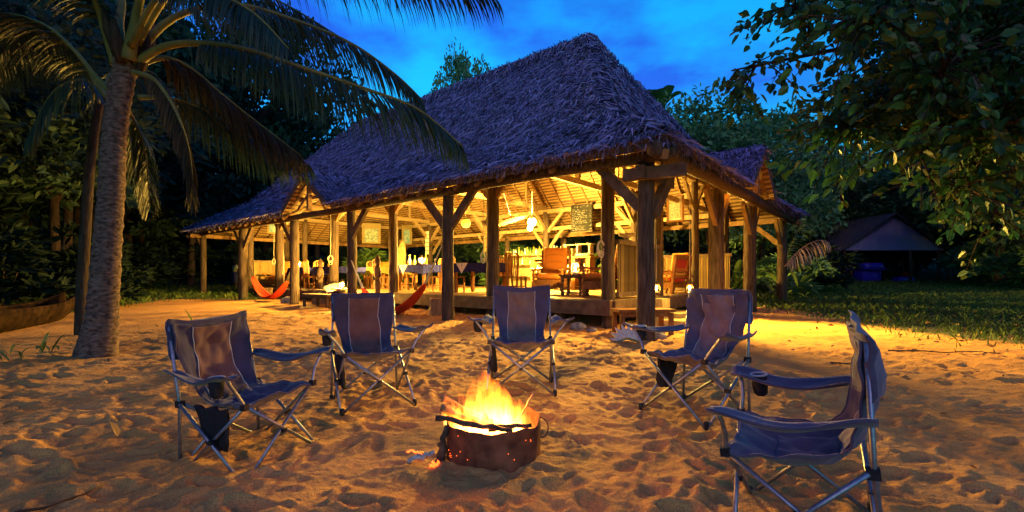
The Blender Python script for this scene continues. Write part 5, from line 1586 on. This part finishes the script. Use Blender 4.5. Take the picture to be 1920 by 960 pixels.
# young shoot plants at the palm's foot
# slender palm behind
palm2 = thing('slender_palm', 'slender dark palm trunk just behind the foreground palm', 'palm tree', (-7.6, 8.3, gz(-7.6, 8.3)))
def rel2(p): return Vector(at(*p)) - palm2.location
MB().tube(bezier([rel2((150, 640, 8.4)), rel2((152, 560, 8.4)), rel2((158, 450, 8.4)), rel2((166, 330, 8.4)), rel2((177, 240, 8.4)), rel2((186, 190, 8.4))], 30), [.095 - .001 * i for i in range(30)], 12, jit=.02, rng=rp_).build('trunk', 'bark', palm2, True)
for i, g in enumerate((((186, 195, 8.4), (150, 110, 8.6), (80, 90, 8.9), (0, 150, 9.2)), ((186, 195, 8.4), (215, 130, 9), (290, 140, 9.8), (350, 230, 10.5)), ((186, 195, 8.4), (160, 150, 7.8), (100, 170, 7.4), (50, 260, 7.2)), ((186, 195, 8.4), (205, 160, 9), (235, 220, 9.4), (250, 320, 9.6)))):
    frond(palm2, [rel2(p) for p in g], .8, .035, 60, .7, .15, seed=40 + i)

# ------------------------------------------------------------------ broad-leaved trees and shrubs
def leaf_cloud(P, D, rng, L=(0.2, 0.4), W=0.5, droop=0.35, fold=0.15):
    """Pointed leaves of two folded halves at points P heading along D."""
    k = len(P)
    D = D + rng.normal(0, .55, (k, 3)) + np.array((0, 0, -droop))[None]
    D /= np.linalg.norm(D, axis=1, keepdims=True)
    Sd = np.cross(D, rng.normal(0, 1, (k, 3))); Sd /= np.linalg.norm(Sd, axis=1, keepdims=True)
    Nn = np.cross(Sd, D)
    flip = Nn[:, 2] < 0; Nn[flip] *= -1; Sd[flip] *= -1
    # most leaves lie rather flat
    ln = rng.uniform(*L, k)[:, None]; w = ln * W * rng.uniform(.8, 1.2, k)[:, None]
    up = Nn * w * fold
    b0, tip = P, P + D * ln
    l1, l2 = P + D * ln * .28 - Sd * w * .48 + up, P + D * ln * .68 - Sd * w * .38 + up
    r1, r2 = P + D * ln * .28 + Sd * w * .48 + up, P + D * ln * .68 + Sd * w * .38 + up
    V = np.stack([b0, l1, l2, tip, r2, r1], 1).reshape(-1, 3)
    o = (np.arange(k) * 6)[:, None]
    F = np.concatenate([o + np.array([[0, 1, 2, 3]]), o + np.array([[0, 3, 4, 5]])], 0)
    return V, F

def crown_points(rng, n_clump, per, rad, squash=0.75, clump=(0.22, 0.42), hollow=0.45):
    P, D = [], []
    for c in range(n_clump):
        v = rng.normal(0, 1, 3); v /= np.linalg.norm(v)
        r = rad * (hollow + (1 - hollow) * rng.random() ** .6)
        c0 = v * r * np.array((1, 1, squash))
        cr = rad * rng.uniform(*clump)
        q = rng.normal(0, 1, (per, 3)); q /= np.linalg.norm(q, axis=1, keepdims=True)
        q[:, 2] = np.where(q[:, 2] < -0.3, -q[:, 2] * .5, q[:, 2])
        rr_ = cr * rng.uniform(.65, 1.05, per)[:, None]
        P.append(c0[None] + q * rr_ * np.array((1, 1, .7))[None]); D.append(q)
    return np.concatenate(P), np.concatenate(D)

CROWNS = []
for s, (nc, per, L_, W_, mt) in enumerate(((46, 150, (.16, .30), .45, 'jungle_leaf'), (60, 140, (.14, .26), .5, 'green_leaf'), (40, 170, (.18, .36), .38, 'jungle_leaf'), (54, 150, (.15, .28), .42, 'green_leaf'))):
    rng = np.random.default_rng(100 + s)
    P, D = crown_points(rng, nc, per, 1.0 * 3.0, .8)
    CROWNS.append(np_mesh('crown', *leaf_cloud(P, D, rng, L_, W_), mt))
def trunk_mesh(seed):
    rg = random.Random(seed)
    m = MB()
    h = 3.6
    m.tube([(0, 0, -.3), (.03, 0, .3), (.08 * rg.uniform(-1, 1), .05, 1.6), (.1 * rg.uniform(-1, 1), .1, h)], [.26, .19, .15, .12], 10, jit=.05, rng=rg)
    for k in range(6):
        a = rg.uniform(0, 6.28); r = rg.uniform(1.2, 2.2)
        m.tube([(0, .05, 2.4 + .2 * k), (.5 * r * math.cos(a), .5 * r * math.sin(a), 3.3 + .2 * k), (r * math.cos(a), r * math.sin(a), 4.1 + .25 * k)], [.09, .06, .02], 7)
    return m.mesh('trunk', 'bark', True)
TRUNKS = [trunk_mesh(k) for k in range(3)]
def tree(name, label, x, y, h, w, k, group, rz=None, cz=4.6):
    """h total height, w crown half width; template is 3 m crown radius, 7 m tall."""
    t = thing(name, label, 'tree', (x, y, gz(x, y)), rz if rz is not None else rp_.uniform(0, 6.28), group)
    o = link('trunk', TRUNKS[k % 3], t); o.scale = (w / 3 * .8, w / 3 * .8, h / 7)
    c = link('crown', CROWNS[k % 4], t); c.location = (0, 0, h * cz / 7); c.scale = (w / 3, w / 3, h / 7)
    return t
g1 = 'dark jungle trees on the left'
for i, (x, y, h, w) in enumerate(((-14.5, 13, 9, 4.0), (-18, 12, 10, 4.5), (-17, 17.5, 10.5, 3.8), (-20, 21, 12, 4.5), (-23, 17, 12, 5), (-18.5, 27, 11, 4.0), (-22, 27, 13, 5.5), (-27, 26, 14, 6), (-14.5, 35, 12, 4.6), (-19, 36, 14, 5.5), (-27, 34, 15, 6), (-14.5, 9.0, 8, 3.4), (-30, 20, 14, 6))):
    tree('jungle_tree', 'dark leafy jungle tree in the thicket left of the hall', x, y, h, w, (0, 2)[i % 2], g1, cz=4.2)
for i, (x, y, h, w) in enumerate(((-21.5, 24, 19, 5.2), (-17.5, 30, 20, 5.0), (-26, 28, 21, 6), (-17.5, 36, 22, 5.2), (-24, 21, 17, 5), (-31, 30, 22, 7))):
    tree('tall_jungle_tree', 'tall jungle tree closing off the sky behind the palm fronds', x, y, h, w, (2, 0)[i % 2], 'tall trees behind the palm', cz=4.0)
g2 = 'trees behind the hall'
for i, (x, y, h, w) in enumerate(((-6, 34, 10, 5), (0, 36, 11, 5), (6, 33, 11, 5), (-1.5, 30, 8, 4), (3, 28, 8.5, 4))):
    tree('jungle_tree', 'tree in the dark wood seen through the open back of the hall', x, y, h, w, i, g2, cz=3.6)
tree('jungle_tree', 'lone dark tree crown rising above the roof ridge', -4.2, 42, 18.0, 3.0, 1, None, cz=5.6)
g3 = 'green trees behind the right of the hall'
for i, (x, y, h, w) in enumerate(((11.0, 26, 11.2, 4.2), (15.0, 29, 12.0, 4.5), (12, 22.5, 8.0, 3.0), (18.5, 34, 11, 5), (9.0, 31, 12.0, 4.5), (23, 37, 11, 5), (28, 36, 12, 5.5), (34, 34, 13, 6), (17.0, 40, 12, 5.5), (13.5, 36, 13.5, 5))):
    tree('green_tree', 'rounded green tree crown behind the right side of the hall', x, y, h, w, (1, 3)[i % 2], g3, cz=3.9)
g4 = 'dark trees at the right edge'
for i, (x, y, h, w) in enumerate(((24, 23, 10, 4.2), (28, 27, 12, 5), (21, 17.5, 7, 2.8), (26, 16, 10, 4.5), (33, 21, 12, 5.5))):
    tree('jungle_tree', 'dark tree filling the right edge behind the shed', x, y, h, w, i, g4, cz=3.9)
g5 = 'unseen trees added beside the camera for shade'
for i, (x, y, h, w) in enumerate(((-11.5, 4.0, 9, 4.2), (-10.5, -2, 9.5, 4.4), (12.5, 2.5, 9.5, 4.2), (11, -3.5, 9.5, 4.4))):  # unseen trees added to block side sky light and darken the beach edges
    tree('jungle_tree', 'unseen tree added beside the beach to cut the side sky light', x, y, h, w, (0, 2)[i % 2], g5, cz=4.6)
# far forest closing the view
rng = np.random.default_rng(5)
Pf, Df = [], []
for k in range(150):
    a = R(-62 + 124 * (k + rng.random()) / 150); d = rng.uniform(46, 75)
    x, y = d * math.sin(a), d * math.cos(a)
    P, D = crown_points(rng, 7, 60, 4.5, .9, (.35, .6), .3)
    Pf.append(P + np.array((x, y, gz(x, y) + rng.uniform(2.5, 6.0)))); Df.append(D)
V, F = leaf_cloud(np.concatenate(Pf), np.concatenate(Df), rng, (.7, 1.3), .5)
tag(link('far_forest', np_mesh('far_forest', V, F, 'jungle_leaf')), 'dark mass of forest closing the view behind everything', 'forest', kind='stuff')
# undergrowth
BUSH = []
for s, (L_, W_, mt) in enumerate((((.14, .26), .40, 'thicket_leaf_shaded'), ((.20, .36), .28, 'green_leaf'))):
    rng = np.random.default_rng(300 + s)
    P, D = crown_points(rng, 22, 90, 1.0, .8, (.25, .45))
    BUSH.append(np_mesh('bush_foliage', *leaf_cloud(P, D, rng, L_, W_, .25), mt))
def bush(label, x, y, r, h, k, group):
    t = thing('bush', label, 'bush', (x, y, gz(x, y)), rp_.uniform(0, 6.28), group)
    c = link('foliage', BUSH[k % 2], t); c.location = (0, 0, h * .45); c.scale = (r, r, h / 2)
    m = MB()
    for q in range(4): m.tube([(0, 0, -.1), (rp_.uniform(-.3, .3) * r, rp_.uniform(-.3, .3) * r, h * .5)], [.03, .012], 6)
    m.build('stems', 'bark', t, True)
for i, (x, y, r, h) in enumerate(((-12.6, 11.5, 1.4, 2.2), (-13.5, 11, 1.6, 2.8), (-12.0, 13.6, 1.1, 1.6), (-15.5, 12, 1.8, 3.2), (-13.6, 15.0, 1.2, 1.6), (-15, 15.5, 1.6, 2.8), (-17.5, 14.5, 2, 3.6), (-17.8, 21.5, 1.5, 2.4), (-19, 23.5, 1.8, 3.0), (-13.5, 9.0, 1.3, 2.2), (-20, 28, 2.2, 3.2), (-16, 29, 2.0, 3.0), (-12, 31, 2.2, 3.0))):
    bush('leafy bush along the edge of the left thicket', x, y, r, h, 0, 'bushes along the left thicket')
for i, (x, y, r, h) in enumerate(((12.6, 19.5, 1.3, 2.2), (11.2, 18.5, 1.1, 1.8), (13.9, 23.3, 1.3, 3.2), (25.5, 25, 1.8, 2.8), (29, 23, 2.0, 3.0), (22.8, 21.0, 1.3, 2.0), (16, 26, 1.3, 1.8), (27, 20.0, 1.8, 2.4), (9.0, 20.5, 1.4, 2.2), (6.5, 22.0, 1.4, 2.2), (3.5, 23.5, 1.5, 2.4), (0, 26, 1.6, 2.6), (-4, 28, 1.8, 2.6), (-8, 29, 1.8, 2.6))):
    bush('leafy bush behind the hall or beside the shed', x, y, r, h, i, 'bushes behind the hall')

# plants with long arching leaves at the right corner of the hall
def strap_leaf(L_, w, arch, n=10):
    rows = []
    for i in range(n + 1):
        t = i / n
        y = L_ * (t * .75 - .12 * t * t * arch); z = L_ * (.85 * t - .62 * arch * t * t)
        ww = w * (.18 + .95 * math.sin(PI * min(1, .06 + .9 * t)) ** .8) * (1 if t < .97 else .3)
        rows.append([(ww * q, y, z + .35 * ww * abs(q)) for q in (-1, -.5, 0, .5, 1)])
    return MB().grid(rows).mesh('leaf', 'shrub_leaf', True)
STRAPS = [strap_leaf(1.0, .075, .8), strap_leaf(1.0, .055, 1.1), strap_leaf(1.0, .10, .6), strap_leaf(1.0, .05, .4)]
def arching_plant(label, x, y, n, size, kinds=(0, 1, 2), group='arching plants by the right corner', z=None):
    t = thing('arching_plant', label, 'plant', (x, y, gz(x, y) if z is None else z), rp_.uniform(0, 6.28), group)
    for k in range(n):
        o = link('leaf', STRAPS[rp_.choice(kinds)], t)
        o.rotation_euler = (rp_.uniform(-.35, .45), rp_.uniform(-.2, .2), k * 2.4 + rp_.uniform(-.4, .4))
        o.location = (rp_.uniform(-.12, .12), rp_.uniform(-.12, .12), size * rp_.uniform(0, .35)); s = size * rp_.uniform(.6, 1.1); o.scale = (s, s, s)
for i, (x, y, n, s, kd, lb) in enumerate((
        (8.1, 17.0, 16, 1.5, (0, 2), 'tall broad-leaved plant behind the far right corner post'), (9.4, 16.6, 14, 1.4, (0, 1), 'arching plant right of the far corner post'),
        (7.4, 16.2, 14, 1.0, (1, 3), 'low ferny plant between the two right posts'), (8.7, 15.9, 14, .8, (1, 3), 'low spiky plant at the foot of the far right post'),
        (6.6, 17.4, 14, 1.3, (0, 2), 'leafy plant behind the second right post'), (10.4, 17.2, 14, 1.2, (0, 2), 'broad plant where the grass begins right of the hall'),
        (7.0, 19.0, 16, 1.9, (0, 2), 'big arching plant further behind the right posts'), (9.2, 19.2, 16, 2.0, (0, 2), 'big arching plant right behind the far corner'),
        (11.4, 18.4, 14, 1.2, (1, 3), 'feathery plant at the edge of the grass'), (4.8, 18.6, 18, 2.0, (0, 1), 'lush plant seen through the hall beside the chalkboard'),
        (3.4, 19.8, 18, 2.2, (0, 1), 'dark lush plant seen behind the bar'), (5.9, 18.0, 16, 1.7, (0, 2), 'plant with yellow green leaves behind the far right armchairs'))):
    arching_plant(lb, x, y, n, s, kd)
dry = thing('dry_frond', 'drooping dry pale palm frond right of the far corner post', 'palm frond', (9.1, 15.4, gz(9.1, 15.4)))
def rel3(p): return Vector(at(*p)) - dry.location
frond(dry, [rel3(p) for p in ((1472, 500, 15.6), (1490, 478, 15.4), (1515, 458, 15.2), (1540, 450, 15.0), (1556, 455, 14.9))], .75, .022, 26, 1.2, .1, 'dry_frond', 'dry_frond', .045, seed=90)
wl_ = thing('green_frond', 'green palm frond rising behind the far right corner post', 'palm frond', (9.0, 16.5, gz(9.0, 16.5)))
def rel4(p): return Vector(at(*p)) - wl_.location
frond(wl_, [rel4(p) for p in ((1462, 520, 16.5), (1480, 470, 16.3), (1500, 430, 16.0), (1524, 412, 15.8))], .55, .022, 40, .4, .1, 'shrub_leaf', 'frond_stalk', .05, seed=91)
fan = thing('traveller_palm', 'dark fan of a tall palm leaf showing beyond the right roof hip', 'palm tree', (9.5, 30, gz(9.5, 30)))
MB().tube([(0, 0, 0), (0, 0, 6), (0, 0, 11.2)], [.25, .2, .12], 10).build('trunk', 'bark', fan, True)
fl = strap_leaf(2.2, .42, .75)
for k in range(7):
    o = link('leaf', fl, fan); o.location = (0, 0, 11); o.rotation_euler = (rp_.uniform(.0, .7), 0, k * .9)

# overhanging tree at right, close to the camera
rng = np.random.default_rng(61)
near = thing('overhanging_tree', 'big dark tree at right with broad leaves hanging into the picture', 'tree', (9.6, 7.2, gz(9.6, 7.2)))
MB().tube([(0, 0, -.3), (.05, .0, 1.2), (-.2, .1, 2.8), (-.5, 0, 4.4), (-.9, -.2, 6.0)], [.42, .32, .28, .22, .12], 14, jit=.04, rng=rp_).build('trunk', 'bark', near, True)
def branch(pts, r, leaves, spread, L_, mt, seed, droop=.45):
    rg = np.random.default_rng(seed)
    C_ = bezier([Vector(p) - near.location for p in pts], 24)
    b_ = MB().tube(C_, [r * (1 - .85 * i / 23) for i in range(24)], 8).build('branch', 'bark', near, True)
    A = np.array([tuple(c) for c in C_])
    # twigs
    m = MB(); tips = []
    for k in range(int(leaves / 14)):
        i = int(rg.integers(4, 24)); p = A[i]
        v = rg.normal(0, 1, 3); v[2] = v[2] * .6 - .25; v /= np.linalg.norm(v); l_ = spread * rg.uniform(.4, 1.2)
        q = p + v * l_ * .6; e = p + v * l_ + np.array((0, 0, -.18 * l_))
        m.tube([tuple(p), tuple(q), tuple(e)], [.012, .007, .003], 5)
        tips.append((p, q, e))
    tag(m.build('twigs', 'bark', b_, True), kind='stuff')
    P, D = [], []
    for (p, q, e) in tips:
        for _ in range(14):
            t = rg.random() ** .7
            x = (p * (1 - t) + q * t) if rg.random() < .4 else (q * (1 - t) + e * t)
            P.append(x + rg.normal(0, .05, 3)); D.append((e - p) / np.linalg.norm(e - p))
    V, F = leaf_cloud(np.array(P), np.array(D), rg, L_, .62, droop)
    tag(link('leaves', np_mesh('leaves', V, F, mt), b_), kind='stuff')
BR = [
    [(9.1, 7.2, 5.4), at(1800, 60, 7.2), at(1640, 80, 6.6), at(1480, 110, 6.2), at(1372, 132, 6.0)],
    [(9.1, 7.2, 5.0), at(1840, 10, 6.6), at(1700, -30, 6.2), at(1580, -20, 6.0), at(1480, 10, 5.8)],
    [(9.0, 7.2, 4.8), at(1850, 120, 6.8), at(1750, 140, 6.3), at(1650, 180, 6.0), at(1590, 235, 5.8)],
    [(8.9, 7.1, 4.2), at(1880, 170, 6.4), at(1820, 180, 5.9), at(1760, 220, 5.6), at(1720, 270, 5.4)],
    [(8.9, 7.1, 3.8), at(1900, 230, 6.4), at(1870, 250, 5.9), at(1830, 300, 5.6), at(1815, 360, 5.5)],
    [(9.1, 7.2, 5.6), at(1860, -40, 7.4), at(1760, 60, 7.4), at(1660, 130, 7.6), at(1590, 165, 7.8)],
    [(9.1, 7.2, 4.4), at(1890, 80, 7.6), at(1830, 100, 7.8), at(1760, 150, 8.0), at(1690, 210, 8.2)],
    [(9.0, 7.2, 3.4), at(1915, 260, 7.0), at(1895, 290, 7.0), at(1875, 340, 7.0), at(1870, 400, 7.0)],
    [(9.1, 7.2, 5.8), at(1880, -60, 6.0), at(1780, -50, 5.4), at(1690, 0, 5.0), at(1620, 50, 4.9)],
    [(9.1, 7.2, 5.0), at(1900, 40, 6.0), at(1860, 60, 5.4), at(1800, 100, 5.0), at(1770, 140, 4.8)],
    [(9.1, 7.2, 5.0), at(1930, 120, 5.6), at(1910, 140, 5.0), at(1885, 190, 4.8), at(1870, 240, 4.7)],
]
for i, pts in enumerate(BR):
    branch(pts, .06, (520, 1500, 1700, 1300, 900, 2000, 1900, 900, 1600, 1400, 1200)[i], (.55 if i in (0,) else .8), (.05, .18), 'broad_leaf', 400 + i)
# small plants at the foot of the palm
for x, y, s, lb in ((-5.95, 6.0, .32, 'small green shoot on the left foot of the palm'), (-6.1, 5.7, .26, 'small seedling left of the palm on the sand'), (-4.9, 7.4, .5, 'green tuft right behind the palm trunk')):
    arching_plant(lb, x, y, 9, s, (1, 3), 'small plants round the palm foot', gpt(x, y))

# ------------------------------------------------------------------ grass, dead leaves
rng = np.random.default_rng(9)
n = 90000
x = rng.uniform(5.5, 26, n); y = 3.5 + 24 * rng.random(n) ** .9
x2 = rng.uniform(-26, -8, 20000); y2 = rng.uniform(9, 32, 20000)
x = np.concatenate([x, x2]); y = np.concatenate([y, y2])
keep = (rng.random(len(x)) < grass_share(x, y) ** 1.5 * .9) & (np.abs(x / np.maximum(y, .1)) < 1.35)
x, y = x[keep], y[keep]; k = len(x)
z = ground_np(x, y) - .01
hgt = rng.uniform(.03, .11, k) * (1 + .06 * y); wd = .004 + .0009 * y
a = rng.uniform(0, 6.28, k); ln = rng.normal(0, .5, (k, 2))
sx, sy = np.cos(a) * wd, np.sin(a) * wd
V = np.stack([np.stack([x - sx, y - sy, z], -1), np.stack([x + sx, y + sy, z], -1),
              np.stack([x + ln[:, 0] * hgt * .5 + sx * .7, y + ln[:, 1] * hgt * .5 + sy * .7, z + hgt * .7], -1), np.stack([x + ln[:, 0] * hgt, y + ln[:, 1] * hgt, z + hgt], -1)], 1).reshape(-1, 3)
F = (np.arange(k) * 4)[:, None] + np.array([[0, 1, 2, 3]])
tag(link('grass', np_mesh('grass', V, F, 'grass_blade')), 'short green grass at the right edge and inland', 'grass', kind='stuff')
n = 3800
x = rng.uniform(3.2, 16, n); y = rng.uniform(3.0, 15, n)
keep = rng.random(n) < np.clip(grass_share(x, y) * .9 + .04, 0, 1)
x, y = x[keep], y[keep]
x3 = np.concatenate([rng.uniform(-9, 9, 130), x]); y3 = np.concatenate([rng.uniform(2.2, 10, 130), y])
P = np.stack([x3, y3, ground_np(x3, y3) + .012], -1)
Dd = rng.normal(0, 1, (len(P), 3)) * np.array((1, 1, .12))
V, F = leaf_cloud(P, Dd, rng, (.04, .13), .5, 0.0, .2)
tag(link('dead_leaves', np_mesh('dead_leaves', V, F, 'litter')), 'brown dead leaves scattered over sand and grass', 'leaf litter', kind='stuff')
tw = random.Random(4)
for i, (x, y, l_, a, lb) in enumerate(((3.1, 4.6, .45, .2, 'thin twig on the sand beyond the nearest chair'), (-2.3, 2.3, .5, 1.2, 'dark twig on the sand at lower left'), (5.9, 6.4, 1.6, .05, 'long thin stick lying on the sand at right'), (4.1, 5.6, .5, -.4, 'short twig on the sand at right of the nearest chair'))):
    pts = [(x + l_ * (k / 6 - .5) * math.cos(a), y + l_ * (k / 6 - .5) * math.sin(a)) for k in range(7)]
    o = MB().tube([(p, q, gpt(p, q) + .012 + tw.uniform(0, .015)) for p, q in pts], [.011 - .001 * k for k in range(7)], 6).build('twig', 'charred_wood', None, True)
    tag(o, lb, 'twig')
# ------------------------------------------------------------------ the boat shed at right
sx_, sy_ = 24.0, 30.0
sz = gz(sx_, sy_)
S0 = at(1672, 530, 30.0)
shed = thing('open_shed', 'dark open-fronted timber shed with boarded gable at right', 'shed', (S0.x, 30.0, gz(S0.x, 30)))
rs_ = random.Random(2)
HWd, EZ, PZ = 3.35, 2.25, 4.45
bd = MB(); nb = 46
me_b = MB().box((0, 0, .5), (1, .03, 1)).mesh('board', 'shed_board')
for k in range(nb):
    x = -HWd + .35 + (2 * HWd - .7) * (k + .5) / nb
    top = PZ - (PZ - EZ) * abs(x) / HWd - .08
    if top - EZ < .08: continue
    o = link('board', me_b, shed); o.location = (x, rs_.uniform(-.008, .008), EZ); o.scale = ((2 * HWd - .7) / nb - .014, 1, top - EZ)
for sg, ex, ez in ((-1, -HWd - .75, EZ - .52), (1, HWd + .75, EZ - .52)):
    MB().poly_slab([(0, -.4, PZ + .04), (0, 6, PZ + .04), (ex, 6, ez), (ex, -.4, ez)], .07).build('roof_slope', 'shed_roof', shed)
MB().box((0, .03, EZ - .05), (2 * HWd, .12, .14)).build('lintel', 'shed_board', shed)
for x in (-HWd - .35, -HWd + .35, 1.2, HWd - .35, HWd + .35):
    for y in (0, 2.8, 5.6): MB().tube([(x, y, -.3), (x + .02, y, 1.2), (x, y, EZ - .1 + (0 if abs(x) < HWd else -.3))], [.09, .085, .08], 8).build('post', 'dark_wood', shed, True)
MB().beam((-HWd + .4, 0, 1.5), (-HWd + 1.2, 0, EZ - .1), .09, .12).build('brace', 'shed_board', shed)
for k in range(9): MB().box((-HWd - .35, .6 + .6 * k, .9), (.05, .10, 1.8)).build('paling', 'dark_wood', shed)
MB().box((0, 5.8, 1.1), (6.4, .05, 1.0)).build('back_rail', 'dark_wood', shed)
V0 = S0 + Vector((-.85, 1.0, 0))
veh = thing('blue_tractor', 'small blue tractor with rounded mudguards parked under the shed', 'vehicle', (V0.x, V0.y, gz(V0.x, V0.y)))
def rounded(name, c, s, m_, parent, r=.08):
    m = MB(); n = 6; pr = []
    for (zz, k) in ((-s[2]/2, .9), (-s[2]/2 + r, 1.0), (s[2]/2 - r, 1.0), (s[2]/2, .86)):
        ring = []
        for q in range(24):
            a = 2 * PI * q / 24; cx, sy2 = math.cos(a), math.sin(a)
            ring.append((c[0] + s[0]/2 * k * math.copysign(abs(cx) ** .35, cx), c[1] + s[1]/2 * k * math.copysign(abs(sy2) ** .35, sy2), c[2] + zz))
        pr.append(ring)
    for ring in pr: m.v += ring
    for i in range(3):
        for q in range(24): m.f.append((i*24 + q, i*24 + (q+1) % 24, (i+1)*24 + (q+1) % 24, (i+1)*24 + q))
    m.f.append(tuple(reversed(range(24)))); m.f.append(tuple(72 + q for q in range(24)))
    return m.build(name, m_, parent, True)
rounded('hood', (0, 0, 1.10), (1.35, 1.6, .48), 'blue_paint', veh)
rounded('grille_body', (0, .05, .48), (1.15, 1.2, .78), 'blue_paint', veh)
for sg in (-1, 1):
    MB().box((sg * .45, -.58, .5), (.09, .05, .6)).build('grille_bar', 'blue_paint', veh)
    rounded('mudguard', (sg * 1.15, .5, .98), (.62, .9, .26), 'blue_paint', veh, .1)
    m = MB(); m.tube([(sg * .98, .5, .48), (sg * 1.32, .5, .48)], .46, 20); m.build('wheel', 'tyre', veh, True)
    MB().tube([(sg * .82, .9, .8), (sg * .82, .9, 1.75)], .03, 8).build('roll_bar_post', 'tube_metal', veh, True)
    MB().lathe((sg * .42, -.80, 1.1), [(.06, 0), (.07, .02), (.06, .04)], 10).build('headlight', 'white_ware', veh, True)
MB().tube([(-.82, .9, 1.75), (.82, .9, 1.75)], .03, 8).build('roll_bar', 'tube_metal', veh, True)
X0_ = S0 + Vector((1.75, 1.2, 0))
rounded('blue_crate', (X0_.x, X0_.y, gz(X0_.x, X0_.y) + .22), (1.1, .7, .44), 'blue_paint', None); tag(bpy.data.objects['blue_crate'], 'blue crate on the ground under the shed, right of the tractor', 'crate')
rows = [[(X0_.x + .35 + .5 * (i / 8 - .5), X0_.y + .3 + .4 * (j / 8 - .5), gz(X0_.x, X0_.y) + .44 + .42 * math.sin(PI * i / 8) * math.sin(PI * j / 8) + .04 * math.sin(i * 2 + j)) for j in range(9)] for i in range(9)]
tag(MB().grid(rows, .02).build('red_bundle', 'red_cloth', None, True), 'red bundle heaped behind the blue crate under the shed', 'bundle')

# ------------------------------------------------------------------ dugout canoe at left
can = thing('dugout_canoe', 'old dugout canoe drawn up on the sand at the left edge', 'canoe', (-9.75, 8.9, gz(-9.75, 8.9)), math.atan2(2.3, -.85))
rows_o, rows_i = [], []
for i in range(29):
    t = i / 28; u = -3.0 + 5.6 * t
    w = .42 * (max(0.02, math.sin(PI * (.04 + .92 * t))) ** .55); sh = .40 + .24 * (2 * t - 1) ** 4; kl = -.06 + .34 * abs(2 * t - 1) ** 5
    rows_o.append([(u, w * math.sin(a) * (1 if abs(a) < 1.3 else 1.0), kl + (sh - kl) * (1 - math.cos(a)) ) for a in np.linspace(-PI/2, PI/2, 15)])
    rows_i.append([(u, .86 * w * math.sin(a), kl + .05 + (sh - kl - .045) * (1 - math.cos(a))) for a in np.linspace(-PI/2, PI/2, 15)])
MB().grid(rows_o, .012).build('hull', 'canoe_wood', can, True)
MB().grid(rows_i, .012).build('inner_hull', 'canoe_wood', can, True)
for e in (0, 14):
    MB().tube([((rows_o[i][e][0]), (rows_o[i][e][1] + rows_i[i][e][1]) / 2, rows_o[i][e][2] + .005) for i in range(29)], .032, 8).build('gunwale', 'canoe_wood', can, True)
for u in (-1.2, .6): MB().box((u, 0, .34), (.16, .70, .03)).build('thwart', 'canoe_wood', can)

# ------------------------------------------------------------------ a person at the edge of the wood
pp = at(440, 541, 27.0)
per = thing('person', 'person in pale yellow green top and dark skirt standing at the wood edge', 'person', (pp.x, pp.y, gz(pp.x, pp.y)), R(-35))
def skin(name, pts, edges, rads, m_, parent, lv=2):
    me = bpy.data.meshes.new(name); me.from_pydata(pts, edges, []); me.update()
    o = link(name, me, parent); me.materials.append(M[m_])
    md = o.modifiers.new('skin', 'SKIN')
    for i, r in enumerate(rads):
        me.skin_vertices[0].data[i].radius = (r, r) if not hasattr(r, '__len__') else r
    me.skin_vertices[0].data[0].use_root = True
    sb = o.modifiers.new('sub', 'SUBSURF'); sb.levels = lv; sb.render_levels = lv
    md.use_smooth_shade = True
    return o
B_ = [(0, 0, .92), (0, 0, 1.15), (0, 0, 1.38), (0, .01, 1.47), (0, .02, 1.55), (0, .02, 1.68),
      (.17, 0, 1.36), (.24, .02, 1.12), (.08, .20, 1.06), (-.17, 0, 1.36), (-.24, .02, 1.12), (-.06, .22, 1.10),
      (.10, 0, .86), (.11, .01, .48), (.11, -.01, .06), (.11, .13, .03), (-.10, 0, .86), (-.11, .01, .48), (-.11, -.01, .06), (-.11, .13, .03)]
Ed = [(0, 1), (1, 2), (2, 3), (3, 4), (4, 5), (2, 6), (6, 7), (7, 8), (2, 9), (9, 10), (10, 11), (0, 12), (12, 13), (13, 14), (14, 15), (0, 16), (16, 17), (17, 18), (18, 19)]
Rd = [(.15, .11), (.13, .10), (.14, .10), .055, .08, .085, .055, .045, .035, .055, .045, .035, .085, .06, .045, .035, .085, .06, .045, .035]
skin('body', B_, Ed, Rd, 'skin', per)
skin('top', B_[:3] + [B_[6], B_[7], B_[9], B_[10]], [(0, 1), (1, 2), (2, 3), (3, 4), (2, 5), (5, 6)], [(.175, .135), (.155, .125), (.165, .12), .078, .062, .078, .062], 'shirt', per)
MB().lathe((0, 0, 0), [(.21, .34), (.20, .55), (.18, .8), (.165, .98)], 16).build('skirt', 'dark_cloth', per, True)
MB().lathe((0, .005, 1.58), [(.10, 0), (.112, .06), (.10, .13), (.05, .18), (.01, .19)], 14).build('hair', 'hair', per, True)
